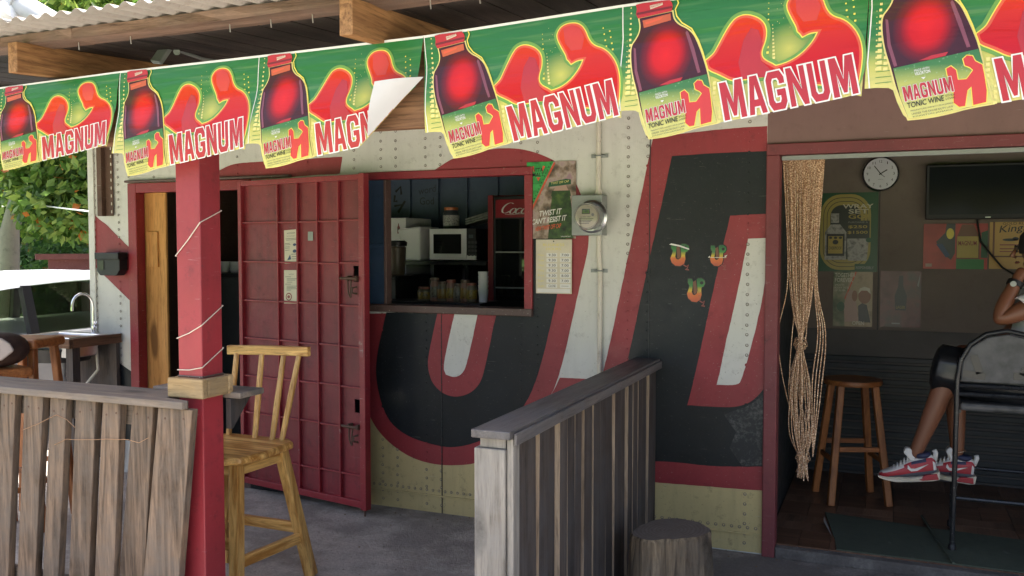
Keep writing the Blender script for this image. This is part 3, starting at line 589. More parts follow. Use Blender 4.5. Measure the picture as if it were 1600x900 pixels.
# ================================================================ porch roof
SL = .07
def sheet_z(y): return 2.433+SL*(y+2.35)
zinc = paint('weathered_zinc_sheet', (.27, .245, .215, 1), (.12, .08, .055, 1), .7, .5, .2, .8, bmp=.3)
pr = thing('porch_roof', 'corrugated zinc lean-to roof on rough timber rafters', 'roof')
P_ = .076
for k in range(12):
    x0 = -5.6+k*10*P_; vs = []; fs = []; nseg = 10*8+8; jit = rng.normal()*.012
    for y in (-2.35+jit, -1.2, 0, 1.3, 2.7):
        for i in range(nseg+1):
            x = x0+i*P_/8; vs.append((x, y, sheet_z(y)+.0095*math.cos(2*math.pi*x/P_)+(.0012 if k % 2 else 0)))
    for j in range(4):
        for i in range(nseg): a = j*(nseg+1)+i; fs.append((a, a+1, a+nseg+2, a+nseg+1))
    o = MB().add(vs, fs).build('roof_sheet', zinc, pr, smooth='all', fix=False)
    so_ = o.modifiers.new('thick', 'SOLIDIFY'); so_.thickness = .0011; so_.offset = 1
def raft_b(y): return 2.273+SL*(y+2.25)
for x in (-5.3, -4.04, -2.64, -1.09, .45, 1.95):
    ye = -2.25+(.03 if x == -2.64 else 0)
    MB().prism([(ye, raft_b(ye)), (2.5, raft_b(2.5)), (2.5, raft_b(2.5)+.118), (ye, raft_b(ye)+.118)], lambda y, z: (x, y, z), lambda y, z: (x+.05, y, z)).build('rafter', M['rafter'], pr, bev=.003)
for y in (-2.16, -1.25, -.35):
    zb = raft_b(y)+.118; zt = sheet_z(y)-.010; xs = (-5.6, at(112, 76, -2.16).x, 3.5)
    for a, b in zip(xs[:-1], xs[1:]):
        n = 40; vs = []; fs = []
        for i in range(n+1):
            x = a+(b-a)*i/n; w = rng.normal(size=4)*.004 if n > 1 else (0,)*4
            vs += [(x, y+w[0], zb+abs(w[1])*.0), (x, y+.11+w[2], zb), (x, y+.11, zt), (x, y+w[3], zt)]
        for i in range(n): q = 4*i; fs += [(q+j, q+(j+1) % 4, q+4+(j+1) % 4, q+4+j) for j in range(4)]
        fs += [(0, 1, 2, 3), (4*n+3, 4*n+2, 4*n+1, 4*n)]
        MB().add(vs, fs).build('purlin', M['purlin'], pr)
for u, v in ((123, 86), (204, 76), (359, 58), (423, 50), (488, 40), (672, 16), (749, 3)):
    p = at(u, v, -2.1); MB().tube([(p.x, -2.1, raft_b(-2.1)+.12), (p.x+.003, -2.1, raft_b(-2.1)+.085)], .0022, 6).build('nail', M['nail'], pr)
boxo('beam', (-5.5, -1.99, 2.005), (-.62, -1.945, 2.262), M['beam'], pr, bev=.004); boxo('beam', (-.615, -1.99, 2.12), (3.4, -1.945, 2.262), M['beam'], pr, bev=.004)
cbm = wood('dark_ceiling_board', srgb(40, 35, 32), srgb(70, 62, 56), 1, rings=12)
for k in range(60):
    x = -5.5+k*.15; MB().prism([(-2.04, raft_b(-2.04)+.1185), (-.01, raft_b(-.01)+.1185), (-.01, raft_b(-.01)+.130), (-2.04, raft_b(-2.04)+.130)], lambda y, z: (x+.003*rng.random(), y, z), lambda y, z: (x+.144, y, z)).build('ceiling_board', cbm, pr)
# flood lamp under the roof
fl = thing('flood_lamp', 'small grey flood lamp on a bent arm under the roof', 'lamp')
p = at(262, 72, -1.75); e = at(316, 92, -1.55); q = at(244, 98, -1.8)
h_ = MB(); h_.beam(q, p, .055, .022, (0, -1, .3)); h_.build('lamp_head', M['galv'], fl, bev=.004)
MB().tube([p, at(282, 80, -1.7), e, at(420, 112, -1.2)], .008, 8).build('arm', M['galv'], fl, smooth=True)
MB().tube([at(276, 81, -1.74), at(277, 81, -1.70)], .014, 10).build('knuckle', M['galv'], fl, smooth=True)
# ================================================================ porch post and rails
PX0, PX1, PY0, PY1 = -2.034, -1.915, -2.0, -1.885
po = thing('porch_post', 'square red painted porch post wound with thin cord', 'post')
PYF = -1.99
boxo('shaft', (PX0, PYF+.01, 0), (PX1, PYF+.127, 2.004), M['post_red'], po, bev=.004)
c0, c1, d0, d1 = PX0-.03, PX1+.028, PYF-.022, PYF+.157
for a, b, mt_ in (((c0, d0, 1.005), (c1, PYF+.0095, 1.082), 'collar_x'), ((c0, PYF+.128, 1.005), (c1, d1, 1.082), 'collar_x'), ((PX1+.0005, PYF+.01, 1.005), (c1-.001, PYF+.1275, 1.081), 'collar_y'), ((c0+.001, PYF+.01, 1.005), (PX0-.0005, PYF+.1275, 1.081), 'collar_y')):
    boxo('collar_block', a, b, M[mt_], po, bev=.006)
boxo('paint_drip', (PX0-.004, PYF+.006, 1.082), (PX1+.004, PYF+.131, 1.09), M['sill'], po, bev=.003)
for z0, z1, z2 in ((1.69, 1.56, 1.74), (1.29, 1.235, 1.36), (1.125, 1.11, 1.19)):
    x, X_, y0, y1 = PX0-.003, PX1+.003, PYF+.007, PYF+.13
    MB().tube([(x, y1, z1-.03), (x, y0, z1), ((x+X_)/2, y0-.001, (z1+z0)/2-.005), (X_, y0, z0), (X_, y1, z2), (x, y1, z2+.02)], .0022, 6).build('cord', M['cord'], po)
lf = thing('slat_fence', 'weathered brown slat fence with flat rail left of the red post', 'fence')
YF = -2.06
sl_ = [(-62, -30, -74, -42), (-28, -2, -40, -14), (0, 22, -10, 12), (37, 66, 27, 55), (79, 104, 68, 92), (117, 148, 107, 138), (160, 188, 148, 178), (203, 235, 183, 222), (247, 300, 225, 280)]
for k, (a, b, c, d) in enumerate(sl_):
    ta, tb, ba, bb = at(a, 645, YF), at(b, 648, YF), at(c, 900, YF), at(d, 900, YF); zt = .972
    def ext(t, bt, z): f = (t.z-z)/(t.z-bt.z); return t.x+(bt.x-t.x)*f
    zb = .03; P4 = [(ext(ta, ba, zb), zb), (ext(tb, bb, zb), zb), (ext(tb, bb, zt), zt), (ext(ta, ba, zt), zt)]
    cxm = sum(p_[0] for p_ in P4)/4; yo = rng.normal()*.003
    o = MB().prism([(x-cxm, z) for x, z in P4], lambda x, z: (x, YF+yo, z), lambda x, z: (x, YF+.034+yo, z)).build('slat', M['plank'], lf, bev=.003); o.location.x = cxm
    for du in (-.3, .25):
        xx = (P4[3][0]+(P4[2][0]-P4[3][0])*(.5+du))-cxm; MB().lathe([(.0045, 0), (.004, -.0015)], 8, (xx, YF+yo-.0003, zt-.035-.02*rng.random()), 'y').build('nail_head', M['rust'], o)
boxo('back_rail', (-3.4, YF+.045, .88), (-2.05, YF+.075, .965), M['plank_x'], lf, bev=.003)
boxo('back_rail', (-3.4, YF+.045, .12), (-2.05, YF+.075, .2), M['plank_x'], lf, bev=.003)
MB().prism([(-3.4, 0), (-1.925, 0), (-1.915, .02), (-1.93, .04), (-2.06, .062), (-2.07, .215), (-3.4, .215)], lambda x, y: (x, YF-.022+y, .974), lambda x, y: (x, YF-.022+y, 1.004)).build('top_rail', M['plank_x'], lf, bev=.004)
MB().tube([at(85, 695, YF-.006), at(104, 686, YF-.006), at(116, 687, YF-.008), at(150, 687, YF-.004), at(165, 686, YF-.008), at(200, 687, YF-.005), at(217, 692, YF-.006), at(232, 684, YF-.006)], .0012, 5).build('tie_wire', M['copper'], lf)
MB().tube([at(35, 672, YF-.006), at(60, 662, YF-.006), at(88, 648, YF-.008), at(105, 656, YF-.005), at(117, 668, YF-.006)], .0012, 5).build('tie_wire', M['copper'], lf)
cs = thing('counter_shelf', 'short grey wooden counter board bracketed behind the red post', 'shelf')
shx = at(393, 614, -1.78).x
boxo('board', (-2.3, -1.85, .985), (shx, -1.70, 1.01), M['plank_x'], cs, bev=.004)
MB().prism([(-1.853, .985), (-1.72, .985), (-1.84, .86), (-1.853, .86)], lambda y, z: (shx-.07, y, z), lambda y, z: (shx-.045, y, z)).build('bracket', M['dark_plank'], cs, bev=.002)
boxo('leg', (-2.28, -1.80, 0), (-2.22, -1.74, .985), M['dark_plank'], cs)
# partition fence between porch and path
mf = thing('board_fence', 'dark grey upright board fence running from wall to porch edge', 'fence')
FX0, FX1 = -.70, -.575
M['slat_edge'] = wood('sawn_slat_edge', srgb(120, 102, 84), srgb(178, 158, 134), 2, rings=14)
y = -1.975; k = 0
while y < -.03:
    w = .075+.03*rng.random(); w = min(w, -.02-y); t = .012+.016*rng.random()
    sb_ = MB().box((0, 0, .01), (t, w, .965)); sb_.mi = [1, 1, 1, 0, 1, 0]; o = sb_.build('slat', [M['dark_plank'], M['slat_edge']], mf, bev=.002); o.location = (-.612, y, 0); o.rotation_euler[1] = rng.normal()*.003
    y += w+.010+.012*rng.random(); k += 1
boxo('backing_board', (-.66, -1.97, .01), (-.614, -.004, .962), M['dark_plank'], mf)
boxo('end_post', (-.712, -2.045, 0), (-.60, -1.98, .93), M['edge_plank'], mf, bev=.004)
boxo('post_block', (-.695, -2.035, .9305), (-.602, -1.98, .966), M['edge_plank'], mf, bev=.004)
boxo('edge_strip', (-.597, -2.035, 0), (-.574, -1.98, .966), M['edge_plank'], mf, bev=.003)
boxo('cap_rail', (-.712, -2.07, .968), (-.572, -.008, .996), M['rail_y'], mf, bev=.004)
boxo('rail_trim', (-.571, -2.04, .945), (-.56, -.008, .985), M['rail_y'], mf, bev=.003)
# tree stump
st = thing('tree_stump', 'sawn grey tree stump standing on the ground by the fence', 'stump')
p = at(1047, 827, -.78); n = 44; prof = []
def rad(a, z): return .168*(1+.012*math.sin(23*a+3*math.sin(9*z))+.09*math.sin(2*a+.6)+.075*math.sin(3*a+2)+.02*math.sin(9*a)-.10*math.exp(-((a-4.75)/.22)**2))*(1.06-.10*min(1, z/.3))
vs = []; fs = []; hs_ = (0, .1, .2, .3, p.z-.012, p.z)
for i, z in enumerate(hs_):
    for j in range(n):
        a = 2*math.pi*j/n; r = rad(a, z)-(.008 if i == 5 else 0); vs.append((p.x+r*math.cos(a), -.78+r*math.sin(a), z+(.012*math.sin(a+1) if i >= 4 else 0)))
for i in range(5): fs += [(i*n+j, i*n+(j+1) % n, (i+1)*n+(j+1) % n, (i+1)*n+j) for j in range(n)]
MB().add(vs, fs).build('bark', M['stump_side'], st, smooth='all', fix=False)
def stump_top():
    m, nt, b = nm('sawn_wood_top'); v = coords(nt); gr = nd(nt, 'ShaderNodeVectorMath', {0: v, 1: (p.x, -.78, p.z)}, operation='SUBTRACT').outputs[0]
    wv = nd(nt, 'ShaderNodeTexWave', {'Vector': gr, 'Scale': 18.0, 'Distortion': 3.0, 'Detail': 3.0}, wave_type='RINGS', rings_direction='Z'); n_ = noise(nt, v, 20, 6, .7)
    c = mixc(nt, n_, srgb(96, 86, 76), srgb(142, 130, 116)); c = mixc(nt, nd(nt, 'ShaderNodeMath', {0: wv.outputs['Fac'], 1: .35}, operation='MULTIPLY').outputs[0], c, srgb(84, 74, 64))
    nt.links.new(c, b.inputs['Base Color']); b.inputs['Roughness'].default_value = .85; bump(nt, b, n_, .5, .01); return m
MB().add(vs[5*n:]+[(p.x, -.78, p.z-.004)], [(j, (j+1) % n, n) for j in range(n)]).build('sawn_top', stump_top(), st, smooth='all', fix=False)
# ================================================================ printed vinyl banner under the eave
BX = [-3.59, -2.905, -2.226, -1.561, -.89, -.208, .49, 1.19, 1.89]
BZ = [2.25, 2.264, 2.28, 2.287, 2.298, 2.329, 2.348, 2.354, 2.36]
YB = -2.05; WB = BX[5]-BX[4]
def btop(x): return float(np.interp(x, BX, BZ))
SHEAR = [-.24, -.26, -.20, -.20, 0, -.05, -.03, 0]; HSC = [.82, .84, .985, .985, 1, 1, 1, 1]   # how each length of the banner hangs
def bsurf(x, h, off=0.0, sh=0.0, hs=1.0):                        # hanging sheet: shallow folds along its length, bottom edge swinging a little
    y = YB-.006-.010*math.sin(3.1*x+.6)*(h/.4)-.006*math.sin(9*x+5*h)*(h/.35)-.003*math.sin(17*h+2.3*x)-.015*(h/.4)**2*math.sin(1.3*x+1)
    k = h-.135-.015*math.sin(2.1*x); y += .006*math.exp(-(k/.05)**2)
    return Vector((x+sh*h, y-off, btop(x)-h*hs))
def b4(zx, zy):                                  # survey of one printed repeat -> (fraction along it, drop from the top edge)
    p = at(660+zx/4.2848, 40+zy/4.2857, YB); return (p.x-BX[4], btop(p.x)-p.z)
def bp(*pts): return [b4(*p) for p in pts]
def fillp(pts): return (pts, [tuple(range(len(pts)))])
def btxt(s, o, xe, ye, off=0.0, ref=None):
    o2, x2, y2 = (np.array(b4(*q)) for q in (o, xe, ye)); return txt(s, o2, x2-o2, y2-o2, off, ref)
def vinyl(name, kind):
    m, nt, b = nm(name); tc = nt.nodes.new('ShaderNodeTexCoord'); s = nt.nodes.new('ShaderNodeSeparateXYZ'); nt.links.new(tc.outputs['UV'], s.inputs[0]); U, V = s.outputs[0], s.outputs[1]
    mp = nd(nt, 'ShaderNodeMapping', {'Scale': (1.8, 26, 1)}); nt.links.new(tc.outputs['UV'], mp.inputs[0]); n = noise(nt, mp.outputs[0], 1.6, 4, .5)
    if kind == 'bg':
        c = ramp(nt, V, [(.0, srgb(30, 122, 54)), (.17, srgb(38, 128, 62)), (.215, srgb(86, 150, 66)), (.26, srgb(206, 204, 96)), (.33, srgb(236, 224, 126))])
        c = mixc(nt, ramp(nt, n, [(.5, K), (.75, (.4, .4, .4))]), c, srgb(150, 184, 110))
        for q, rr in (((930, 330), .075), ((560, 560), .07), ((1330, 420), .06)):
            dv = nd(nt, 'ShaderNodeVectorMath', {0: tc.outputs['UV'], 1: b4(*q)+(0,)}, operation='DISTANCE').outputs['Value']; c = mixc(nt, ramp(nt, dv, [(0, (.85, .85, .85)), (rr, K)]), c, srgb(226, 218, 96))
    elif kind == 'glow':
        gx, gh = b4(268, 370); d = nd(nt, 'ShaderNodeVectorMath', {0: tc.outputs['UV'], 1: (gx, gh, 0)}, operation='SUBTRACT')
        mp2 = nd(nt, 'ShaderNodeMapping', {'Scale': (1/.085, 1/.105, 1)}); nt.links.new(d.outputs[0], mp2.inputs[0]); ln = nd(nt, 'ShaderNodeVectorMath', {0: mp2.outputs[0]}, operation='LENGTH').outputs['Value']
        c = ramp(nt, ln, [(.0, srgb(226, 44, 40)), (.45, srgb(206, 36, 36)), (.72, srgb(120, 28, 34)), (.95, srgb(66, 24, 32))])
    elif kind == 'label':
        c = ramp(nt, V, [(.2, srgb(44, 116, 70)), (.27, srgb(70, 134, 70)), (.315, srgb(196, 200, 96)), (.38, srgb(226, 220, 120))])
        vo = nd(nt, 'ShaderNodeTexVoronoi', {'Scale': 100.0}); nt.links.new(tc.outputs['UV'], vo.inputs['Vector']); c = mixc(nt, ramp(nt, vo.outputs['Distance'], [(.12, (.3, .3, .3)), (.25, K)]), c, srgb(190, 220, 180))
    elif kind == 'figure':
        c = ramp(nt, V, [(.0, srgb(216, 78, 38)), (.12, srgb(210, 56, 38)), (.25, srgb(196, 30, 38)), (.36, srgb(196, 30, 38))])
    c = nd(nt, 'ShaderNodeHueSaturation', {'Color': c, 'Value': .84 if kind in ('bg', 'label') else .96, 'Saturation': .95 if kind in ('bg', 'label') else 1.06}).outputs[0]
    nt.links.new(c, b.inputs['Base Color']); b.inputs['Roughness'].default_value = .28
    bn = noise(nt, coords(nt, scale=(1, 1, 6)), 3, 3, .5, .8); bump(nt, b, bn, .14, .03)
    tr = nd(nt, 'ShaderNodeBsdfTranslucent', {'Color': c}); mx = nd(nt, 'ShaderNodeMixShader', {0: .18}); nt.links.new(b.outputs[0], mx.inputs[1]); nt.links.new(tr.outputs[0], mx.inputs[2])
    nt.links.new(mx.outputs[0], nt.nodes['Material Output'].inputs[0]); return m
VB, VG, VL, VF = (vinyl('banner_vinyl_'+k, k) for k in ('bg', 'glow', 'label', 'figure'))
outline = bp((65, 712), (120, 712), (140, 725), (160, 790), (190, 860), (215, 885), (300, 870), (400, 840), (460, 815), (580, 785), (700, 760), (800, 735), (950, 690), (1100, 660), (1200, 640), (1300, 612))
hl_ = outline[0][1]; sheet = [(0, 0), (0, hl_)]+outline[0:]+[(WB, outline[-1][1]+.006), (WB, 0)]
bottle = bp((112, 155), (288, 112), (298, 160), (330, 195), (375, 215), (410, 250), (430, 290), (460, 360), (495, 460), (515, 540), (535, 640), (575, 785), (460, 815), (400, 840), (300, 870), (215, 882), (180, 790), (150, 700), (125, 600), (95, 500), (78, 400), (75, 320), (100, 280), (118, 240), (122, 200))
woman = bp((490, 410), (530, 370), (545, 335), (555, 310), (580, 250), (610, 190), (640, 150), (690, 132), (750, 150), (785, 180), (800, 220), (800, 280), (780, 350), (790, 400), (870, 440), (900, 480), (700, 520), (640, 530), (570, 490), (500, 460))
woman = rounded(woman, 2, 60)
hair = bp((690, 520), (665, 420), (685, 280), (720, 210), (760, 220), (788, 300), (776, 360), (788, 410), (880, 500))
man = bp((870, 440), (930, 420), (1000, 370), (1060, 290), (1085, 225), (1040, 230), (1000, 255), (985, 235), (972, 225), (968, 200), (940, 150), (910, 90), (912, 50), (940, 10), (990, -10), (1050, -8), (1090, 30), (1115, 100), (1150, 140), (1220, 160), (1280, 220), (1315, 300), (1325, 400), (1310, 560), (1000, 540), (880, 510))
man = rounded(man, 2, 60); bottle = rounded(bottle, 2, 60)
shade = bp((950, 20), (1010, 0), (1060, 20), (1090, 80), (1070, 160), (1000, 170), (960, 120))
def sq(zx, zy, s): a, b = b4(zx, zy); return rect(a-s*.00036, b-s*.00036, a+s*.00036, b+s*.00036)
art_a = [(fillp(bp((88, 72), (120, 62), (270, 42), (285, 60), (290, 80), (285, 110), (105, 155), (92, 130), (95, 100))), I['cap'], 8), (fillp(bp((95, 122), (287, 78), (286, 92), (97, 136))), I['capdk'], 9), (fillp(bp((165, 78), (232, 58), (236, 72), (170, 100))), I['paper'], 10), (btxt('MAGNUM', (172, 94), (230, 70), (170, 82)), I['cap'], 12),
         (fillp(miter(bottle, .004)), I['pale'], 4), (fillp(bottle), VG, 6), (fillp(bp((130, 168), (280, 124), (286, 165), (140, 212))), I['amber'], 8), (fillp(bp((145, 178), (240, 145), (232, 160), (150, 192))), I['orange'], 9),
         (fillp(bp((375, 225), (385, 240), (420, 330), (465, 480), (450, 486), (405, 350), (368, 240))), I['sheen'], 8), (fillp(bp((88, 330), (100, 335), (118, 470), (152, 590), (138, 596), (104, 480))), I['sheen'], 8), (line2(bp((310, 36), (320, 60), (305, 100), (315, 140), (345, 180), (400, 215), (440, 285), (470, 360), (505, 470)), .0035), I['yellow'], 7),
         (fillp(bp((245, 560), (300, 530), (370, 510), (360, 532), (290, 555))), I['red'], 8),
         (fillp(bp((135, 605), (500, 492), (520, 560), (545, 680), (575, 785), (460, 815), (400, 840), (300, 870), (215, 882), (175, 770))), VL, 9)]
mini = bp((430, 812), (405, 790), (400, 700), (372, 640), (365, 605), (385, 590), (408, 612), (418, 665), (455, 660), (482, 610), (468, 596), (445, 585), (436, 550), (452, 530), (475, 532), (488, 560), (520, 580), (532, 640), (545, 720), (545, 782), (490, 800), (478, 700), (462, 720), (455, 806))
art_a += [(fillp(miter(mini, .0022)), I['yellow'], 11), (fillp(mini), I['coral'], 12), (btxt('MADE WITH', (228, 625), (292, 606), (226, 612)), I['white'], 12), (btxt('VIGORTON', (232, 646), (298, 626), (228, 628), .015), I['white'], 12), (fillp(bp((258, 655), (278, 650), (270, 664))), I['white'], 12),
          (btxt('TONIC WINE', (207, 827), (364, 780), (203, 797), .015), I['black'], 13), (btxt('WITH IRON', (368, 762), (408, 750), (366, 750)), I['black'], 13), (btxt('& VITAMINS', (370, 778), (410, 766), (369, 767)), I['black'], 13)]
art_a = art_a+[(btxt(t, (222+6*k, 846+16*k), (405, 796+18*k), (220+6*k, 836+16*k)), I['ink'], 13) for k, t in enumerate(('MANUFACTURED AND BOTTLED IN JAMAICA', 'UNDER THE EXCISE DUTY LAW', 'KINGSTON JAMAICA'))]
def shrink(P, d): return miter(P, -d)
art_w = [(fillp(grow(woman, .014)), I['lime'], 2.6), (fillp(miter(woman, .0042)), I['yellow'], 3.4), (fillp(miter(woman, .0012)), I['orange'], 4.2), (fillp(shrink(woman, .006)), VF, 5.0), (fillp(hair), I['red'], 6.0)]
art_m = [(fillp(grow(man, .012)), I['lime'], 3.0), (fillp(miter(man, .0042)), I['yellow'], 3.8), (fillp(miter(man, .0012)), I['orange'], 4.6), (fillp(shrink(man, .005)), VF, 5.4), (fillp(shade), I['coral'], 6.4)]
art_b = []
for k in range(17):
    y = 90+k*32; art_b.append((sq(62+.6*k+2*(k % 2), y, 5+k*.75), I['pale'], 2))
    if k > 5: art_b += [(sq(88+.8*k, y+6, 3+(k-5)*1.1), I['pale'], 2), (sq(42+1.2*k, y+6, 2+(k-5)*.6), I['pale'], 2)]
    if k < 11: art_b += [(sq(808+1.0*k, 60+33*k, 3+k*.7), I['yellow'], 2.2), (sq(835+2*k, 190+22*k, 3+k*.8), I['pale'], 2.2), (sq(1215+(k % 2)*40+3*k, 20+20*k, 5+k*.3), I['yellow'], 2.2), (sq(850+(k*37) % 90, 20+(k*53) % 190, 2.2), I['pale'], 2.2)]
for k in range(9): art_b += [(sq(545, 545+30*k, 14), I['pale'], 2.2), (sq(585, 540+30*k, 11), I['pale'], 2.2)]
for k in range(5): art_b.append((line2(bp((60, 560+32*k), (130, 550+32*k)), .0016), I['green'], 2.9))
GL = dict(M=[[(0, 0), (0, 1), (.3, 1), (.5, .42), (.7, 1), (1, 1), (1, 0), (.76, 0), (.76, .6), (.57, .08), (.43, .08), (.24, .6), (.24, 0)]],
          A=[[(0, 0), (.3, 1), (.5, 1), (.5, .76), (.28, 0)], [(1, 0), (.7, 1), (.5, 1), (.5, .76), (.72, 0)], [(.28+.22*.2/.76, .2), (.28+.22*.38/.76, .38), (.72-.22*.38/.76, .38), (.72-.22*.2/.76, .2)]],
          G=[[(1, .66), (1, .82), (.82, 1), (.18, 1), (0, .82), (0, .18), (.18, 0), (.82, 0), (1, .18), (1, .52), (.52, .52), (.52, .36), (.71, .36), (.71, .26), (.63, .18), (.37, .18), (.29, .26), (.29, .74), (.37, .82), (.63, .82), (.71, .74), (.71, .66)]],
          N=[[(0, 0), (0, 1), (.28, 1), (.72, .4), (.72, 1), (1, 1), (1, 0), (.74, 0), (.28, .62), (.28, 0)]], U=[[(0, 1), (.29, 1), (.29, .26), (.37, .18), (.63, .18), (.71, .26), (.71, 1), (1, 1), (1, .18), (.82, 0), (.18, 0), (0, .18)]])
GO = dict(A=[(0, 0), (.3, 1), (.7, 1), (1, 0), (.72, 0), (.66, .2), (.34, .2), (.28, 0)])
def block(word, o, xe, ye, edge, m0, m1, l0):    # condensed block capitals with a contrasting edge
    o, xe, ye = (np.array(b4(*q)) for q in (o, xe, ye)); xa = xe-o; ya = ye-o; ws = [1.28 if c == 'M' else 1 for c in word]; gap = .16; tot = sum(ws)+gap*(len(word)-1); x = 0; out = []
    for i, (c, w) in enumerate(zip(word, ws)):
        tr_ = lambda P: [tuple(o+xa*((x+q[0]*w)/tot)+ya*q[1]) for q in P]
        out.append((fillp(miter(tr_(GO.get(c, GL[c][0])), edge)), m0, l0+.35*(i % 2)))
        out += [(fillp(tr_(P)), m1, l0+1.2) for P in GL[c]]; x += w+gap
    return out
art_c = block('MAGNUM', (618, 775), (1322, 602), (568, 548), .0042, I['white'], I['red'], 7.4)
art_a += block('MAGNUM', (195, 790), (404, 728), (178, 710), .0012, I['white'], I['red'], 13)
white_line = [(line2([(.002, 0), (.008, .1), (.004, .25), (.012, hl_)], .003), I['white'], 1.8)]
ban = thing('advertising_banner', 'long green vinyl banner of bottles and couples reading MAGNUM', 'banner')
GX = [WB*i/16 for i in range(1, 16)]; GH = [.025*i for i in range(1, 17)]
cr = (b4(1365, 345), None); 
for i in range(8):
    x0, x1 = BX[i], BX[i+1]; mp_ = lambda a, h, off, x0=x0, x1=x1, i=i: bsurf(x0+(x1-x0)*a/WB, max(h, .0), off, SHEAR[i], HSC[i])
    clip = None
    if i == 3:
        h0 = btop(x1)-at(663, 122, YB).z; h1 = btop(-1.1)-at(575, 216, YB).z; c0 = (WB*(at(663, 122, YB).x-SHEAR[3]*h0-x0)/(x1-x0), h0); c1 = (WB*(at(575, 216, YB).x-SHEAR[3]*h1-x0)/(x1-x0), h1)
        d = np.array(c1)-np.array(c0); nn = Vector((-d[1], d[0], 0)); nn = nn if nn.x+nn.y*.01 > 0 else -nn; clip = ((c0[0], c0[1], 0), nn)
    pan = flat('banner_panel', [(fillp(sheet), VB, 0), (rect(0, 0, WB, .008), I['white'], 1.5)]+white_line, mp_, ban, GX, GH, clip)
    flat('bottle_print', art_a, mp_, pan, GX, GH, clip); tag(flat('dot_print', art_b, mp_, pan, GX, GH, clip), kind='stuff'); flat('woman_print', art_w, mp_, pan, GX, GH, clip); flat('man_print', art_m, mp_, pan, GX, GH, clip); flat('lettering', art_c, mp_, pan, GX, GH, clip)
    if i == 3:                                   # torn corner folded forward over the print
        A = bsurf(x0+(x1-x0)*c0[0]/WB, c0[1], .008, SHEAR[3], HSC[3]); B = bsurf(x0+(x1-x0)*c1[0]/WB, c1[1], .008, SHEAR[3], HSC[3]); T_ = at(591, 129, YB-.05); n = 10; vs = []; fs = []
        for j in range(n+1):
            for k in range(n+1):
                s = j/n; p0 = A.lerp(B, k/n); q = p0.lerp(T_, s); q.y -= .035*math.sin(math.pi*min(1, s*1.2)*.6)*(1-.3*s); vs.append(q)
        for j in range(n):
            for k in range(n): q = j*(n+1)+k; fs.append((q, q+1, q+n+2, q+n+1))
        MB().add(vs, fs).build('folded_corner', flatm('vinyl_back', (.5, .5, .51, 1), .5, 0, .06, 4), pan, smooth='all', fix=False, label='white back of the torn folded corner')
# ================================================================ bar chair by the post
def bar_chair():
    t = thing('bar_chair', 'varnished pine bar chair with spindle back beside red post', 'chair')
    zs = .675; X0, X1, Y0, Y1 = -2.50, -2.03, -1.66, -1.20
    out = [(X0+.03, Y0), (X0+.2, Y0-.012), (X1-.1, Y0-.005), (X1-.01, Y0+.05), (X1+.012, Y0+.18), (X1+.0, Y1-.05), (X1-.06, Y1), (X0+.06, Y1), (X0, Y1-.06), (X0-.01, Y0+.2), (X0, Y0+.05)]
    MB().prism(out, lambda x, y: (x, y, zs-.036), lambda x, y: (x, y, zs)).build('seat', M['pine_x'], t, bev=.012)
    legs = {}
    for n_, (tx, ty, bx, by) in dict(fr=(X1-.07, Y0+.09, X1-.03, Y0+.03), fl=(X0+.07, Y0+.09, X0+.03, Y0+.03), br=(X1-.06, Y1-.07, X1+.02, Y1+.05), bl=(X0+.06, Y1-.07, X0-.02, Y1+.05)).items():
        a, b = Vector((bx, by, 0)), Vector((tx, ty, zs-.037)); legs[n_] = (a, b)
        MB().beam(a, b, .05, .05, (0, 1, 0)).build('leg', M['pine_z'], t, bev=.005)
    def on(l, z): a, b = legs[l]; return a+(b-a)*(z/b.z)
    for l, m, z in (('fr', 'br', .2), ('fl', 'bl', .2), ('br', 'bl', .245), ('fr', 'fl', .28)):
        MB().beam(on(l, z), on(m, z), .024, .05).build('stretcher', M['pine_y' if l[0] != m[0] else 'pine_x'], t, bev=.003)
    for l, m in (('fr', 'br'), ('fl', 'bl'), ('br', 'bl'), ('fr', 'fl')):
        MB().beam(on(l, zs-.066), on(m, zs-.066), .022, .056).build('apron', M['pine_y' if l[0] != m[0] else 'pine_x'], t, bev=.002)
    for k, (u0, v0, u1, v1) in enumerate(((370, 552, 357, 671), (409, 554, 398, 672), (443, 556, 425, 674), (467, 556, 440, 682))):
        a = at(u1, v1, Y1-.045); b = at(u0, v0, Y1+.035); a.z = zs-.005
        MB().tube([a, a.lerp(b, .5), b], [.0135, .0155, .013], 10).build('spindle', M['pine_z'], t, smooth=True)
    a = at(357, 546, Y1+.035); b = at(483, 549, Y1+.035)
    n = 8; pts = [a.lerp(b, i/n)+Vector((0, .02*math.sin(math.pi*i/n), 0)) for i in range(n+1)]; vs = []; fs = []
    for p in pts: vs += [p+Vector((0, -.014, -.024)), p+Vector((0, .014, -.024)), p+Vector((0, .014, .022)), p+Vector((0, -.014, .022))]
    for i in range(n): q = 4*i; fs += [(q+j, q+(j+1) % 4, q+4+(j+1) % 4, q+4+j) for j in range(4)]
    fs += [(0, 1, 2, 3), (4*n+3, 4*n+2, 4*n+1, 4*n)]
    MB().add(vs, fs).build('crest_rail', M['pine_x'], t, bev=.004)
bar_chair()
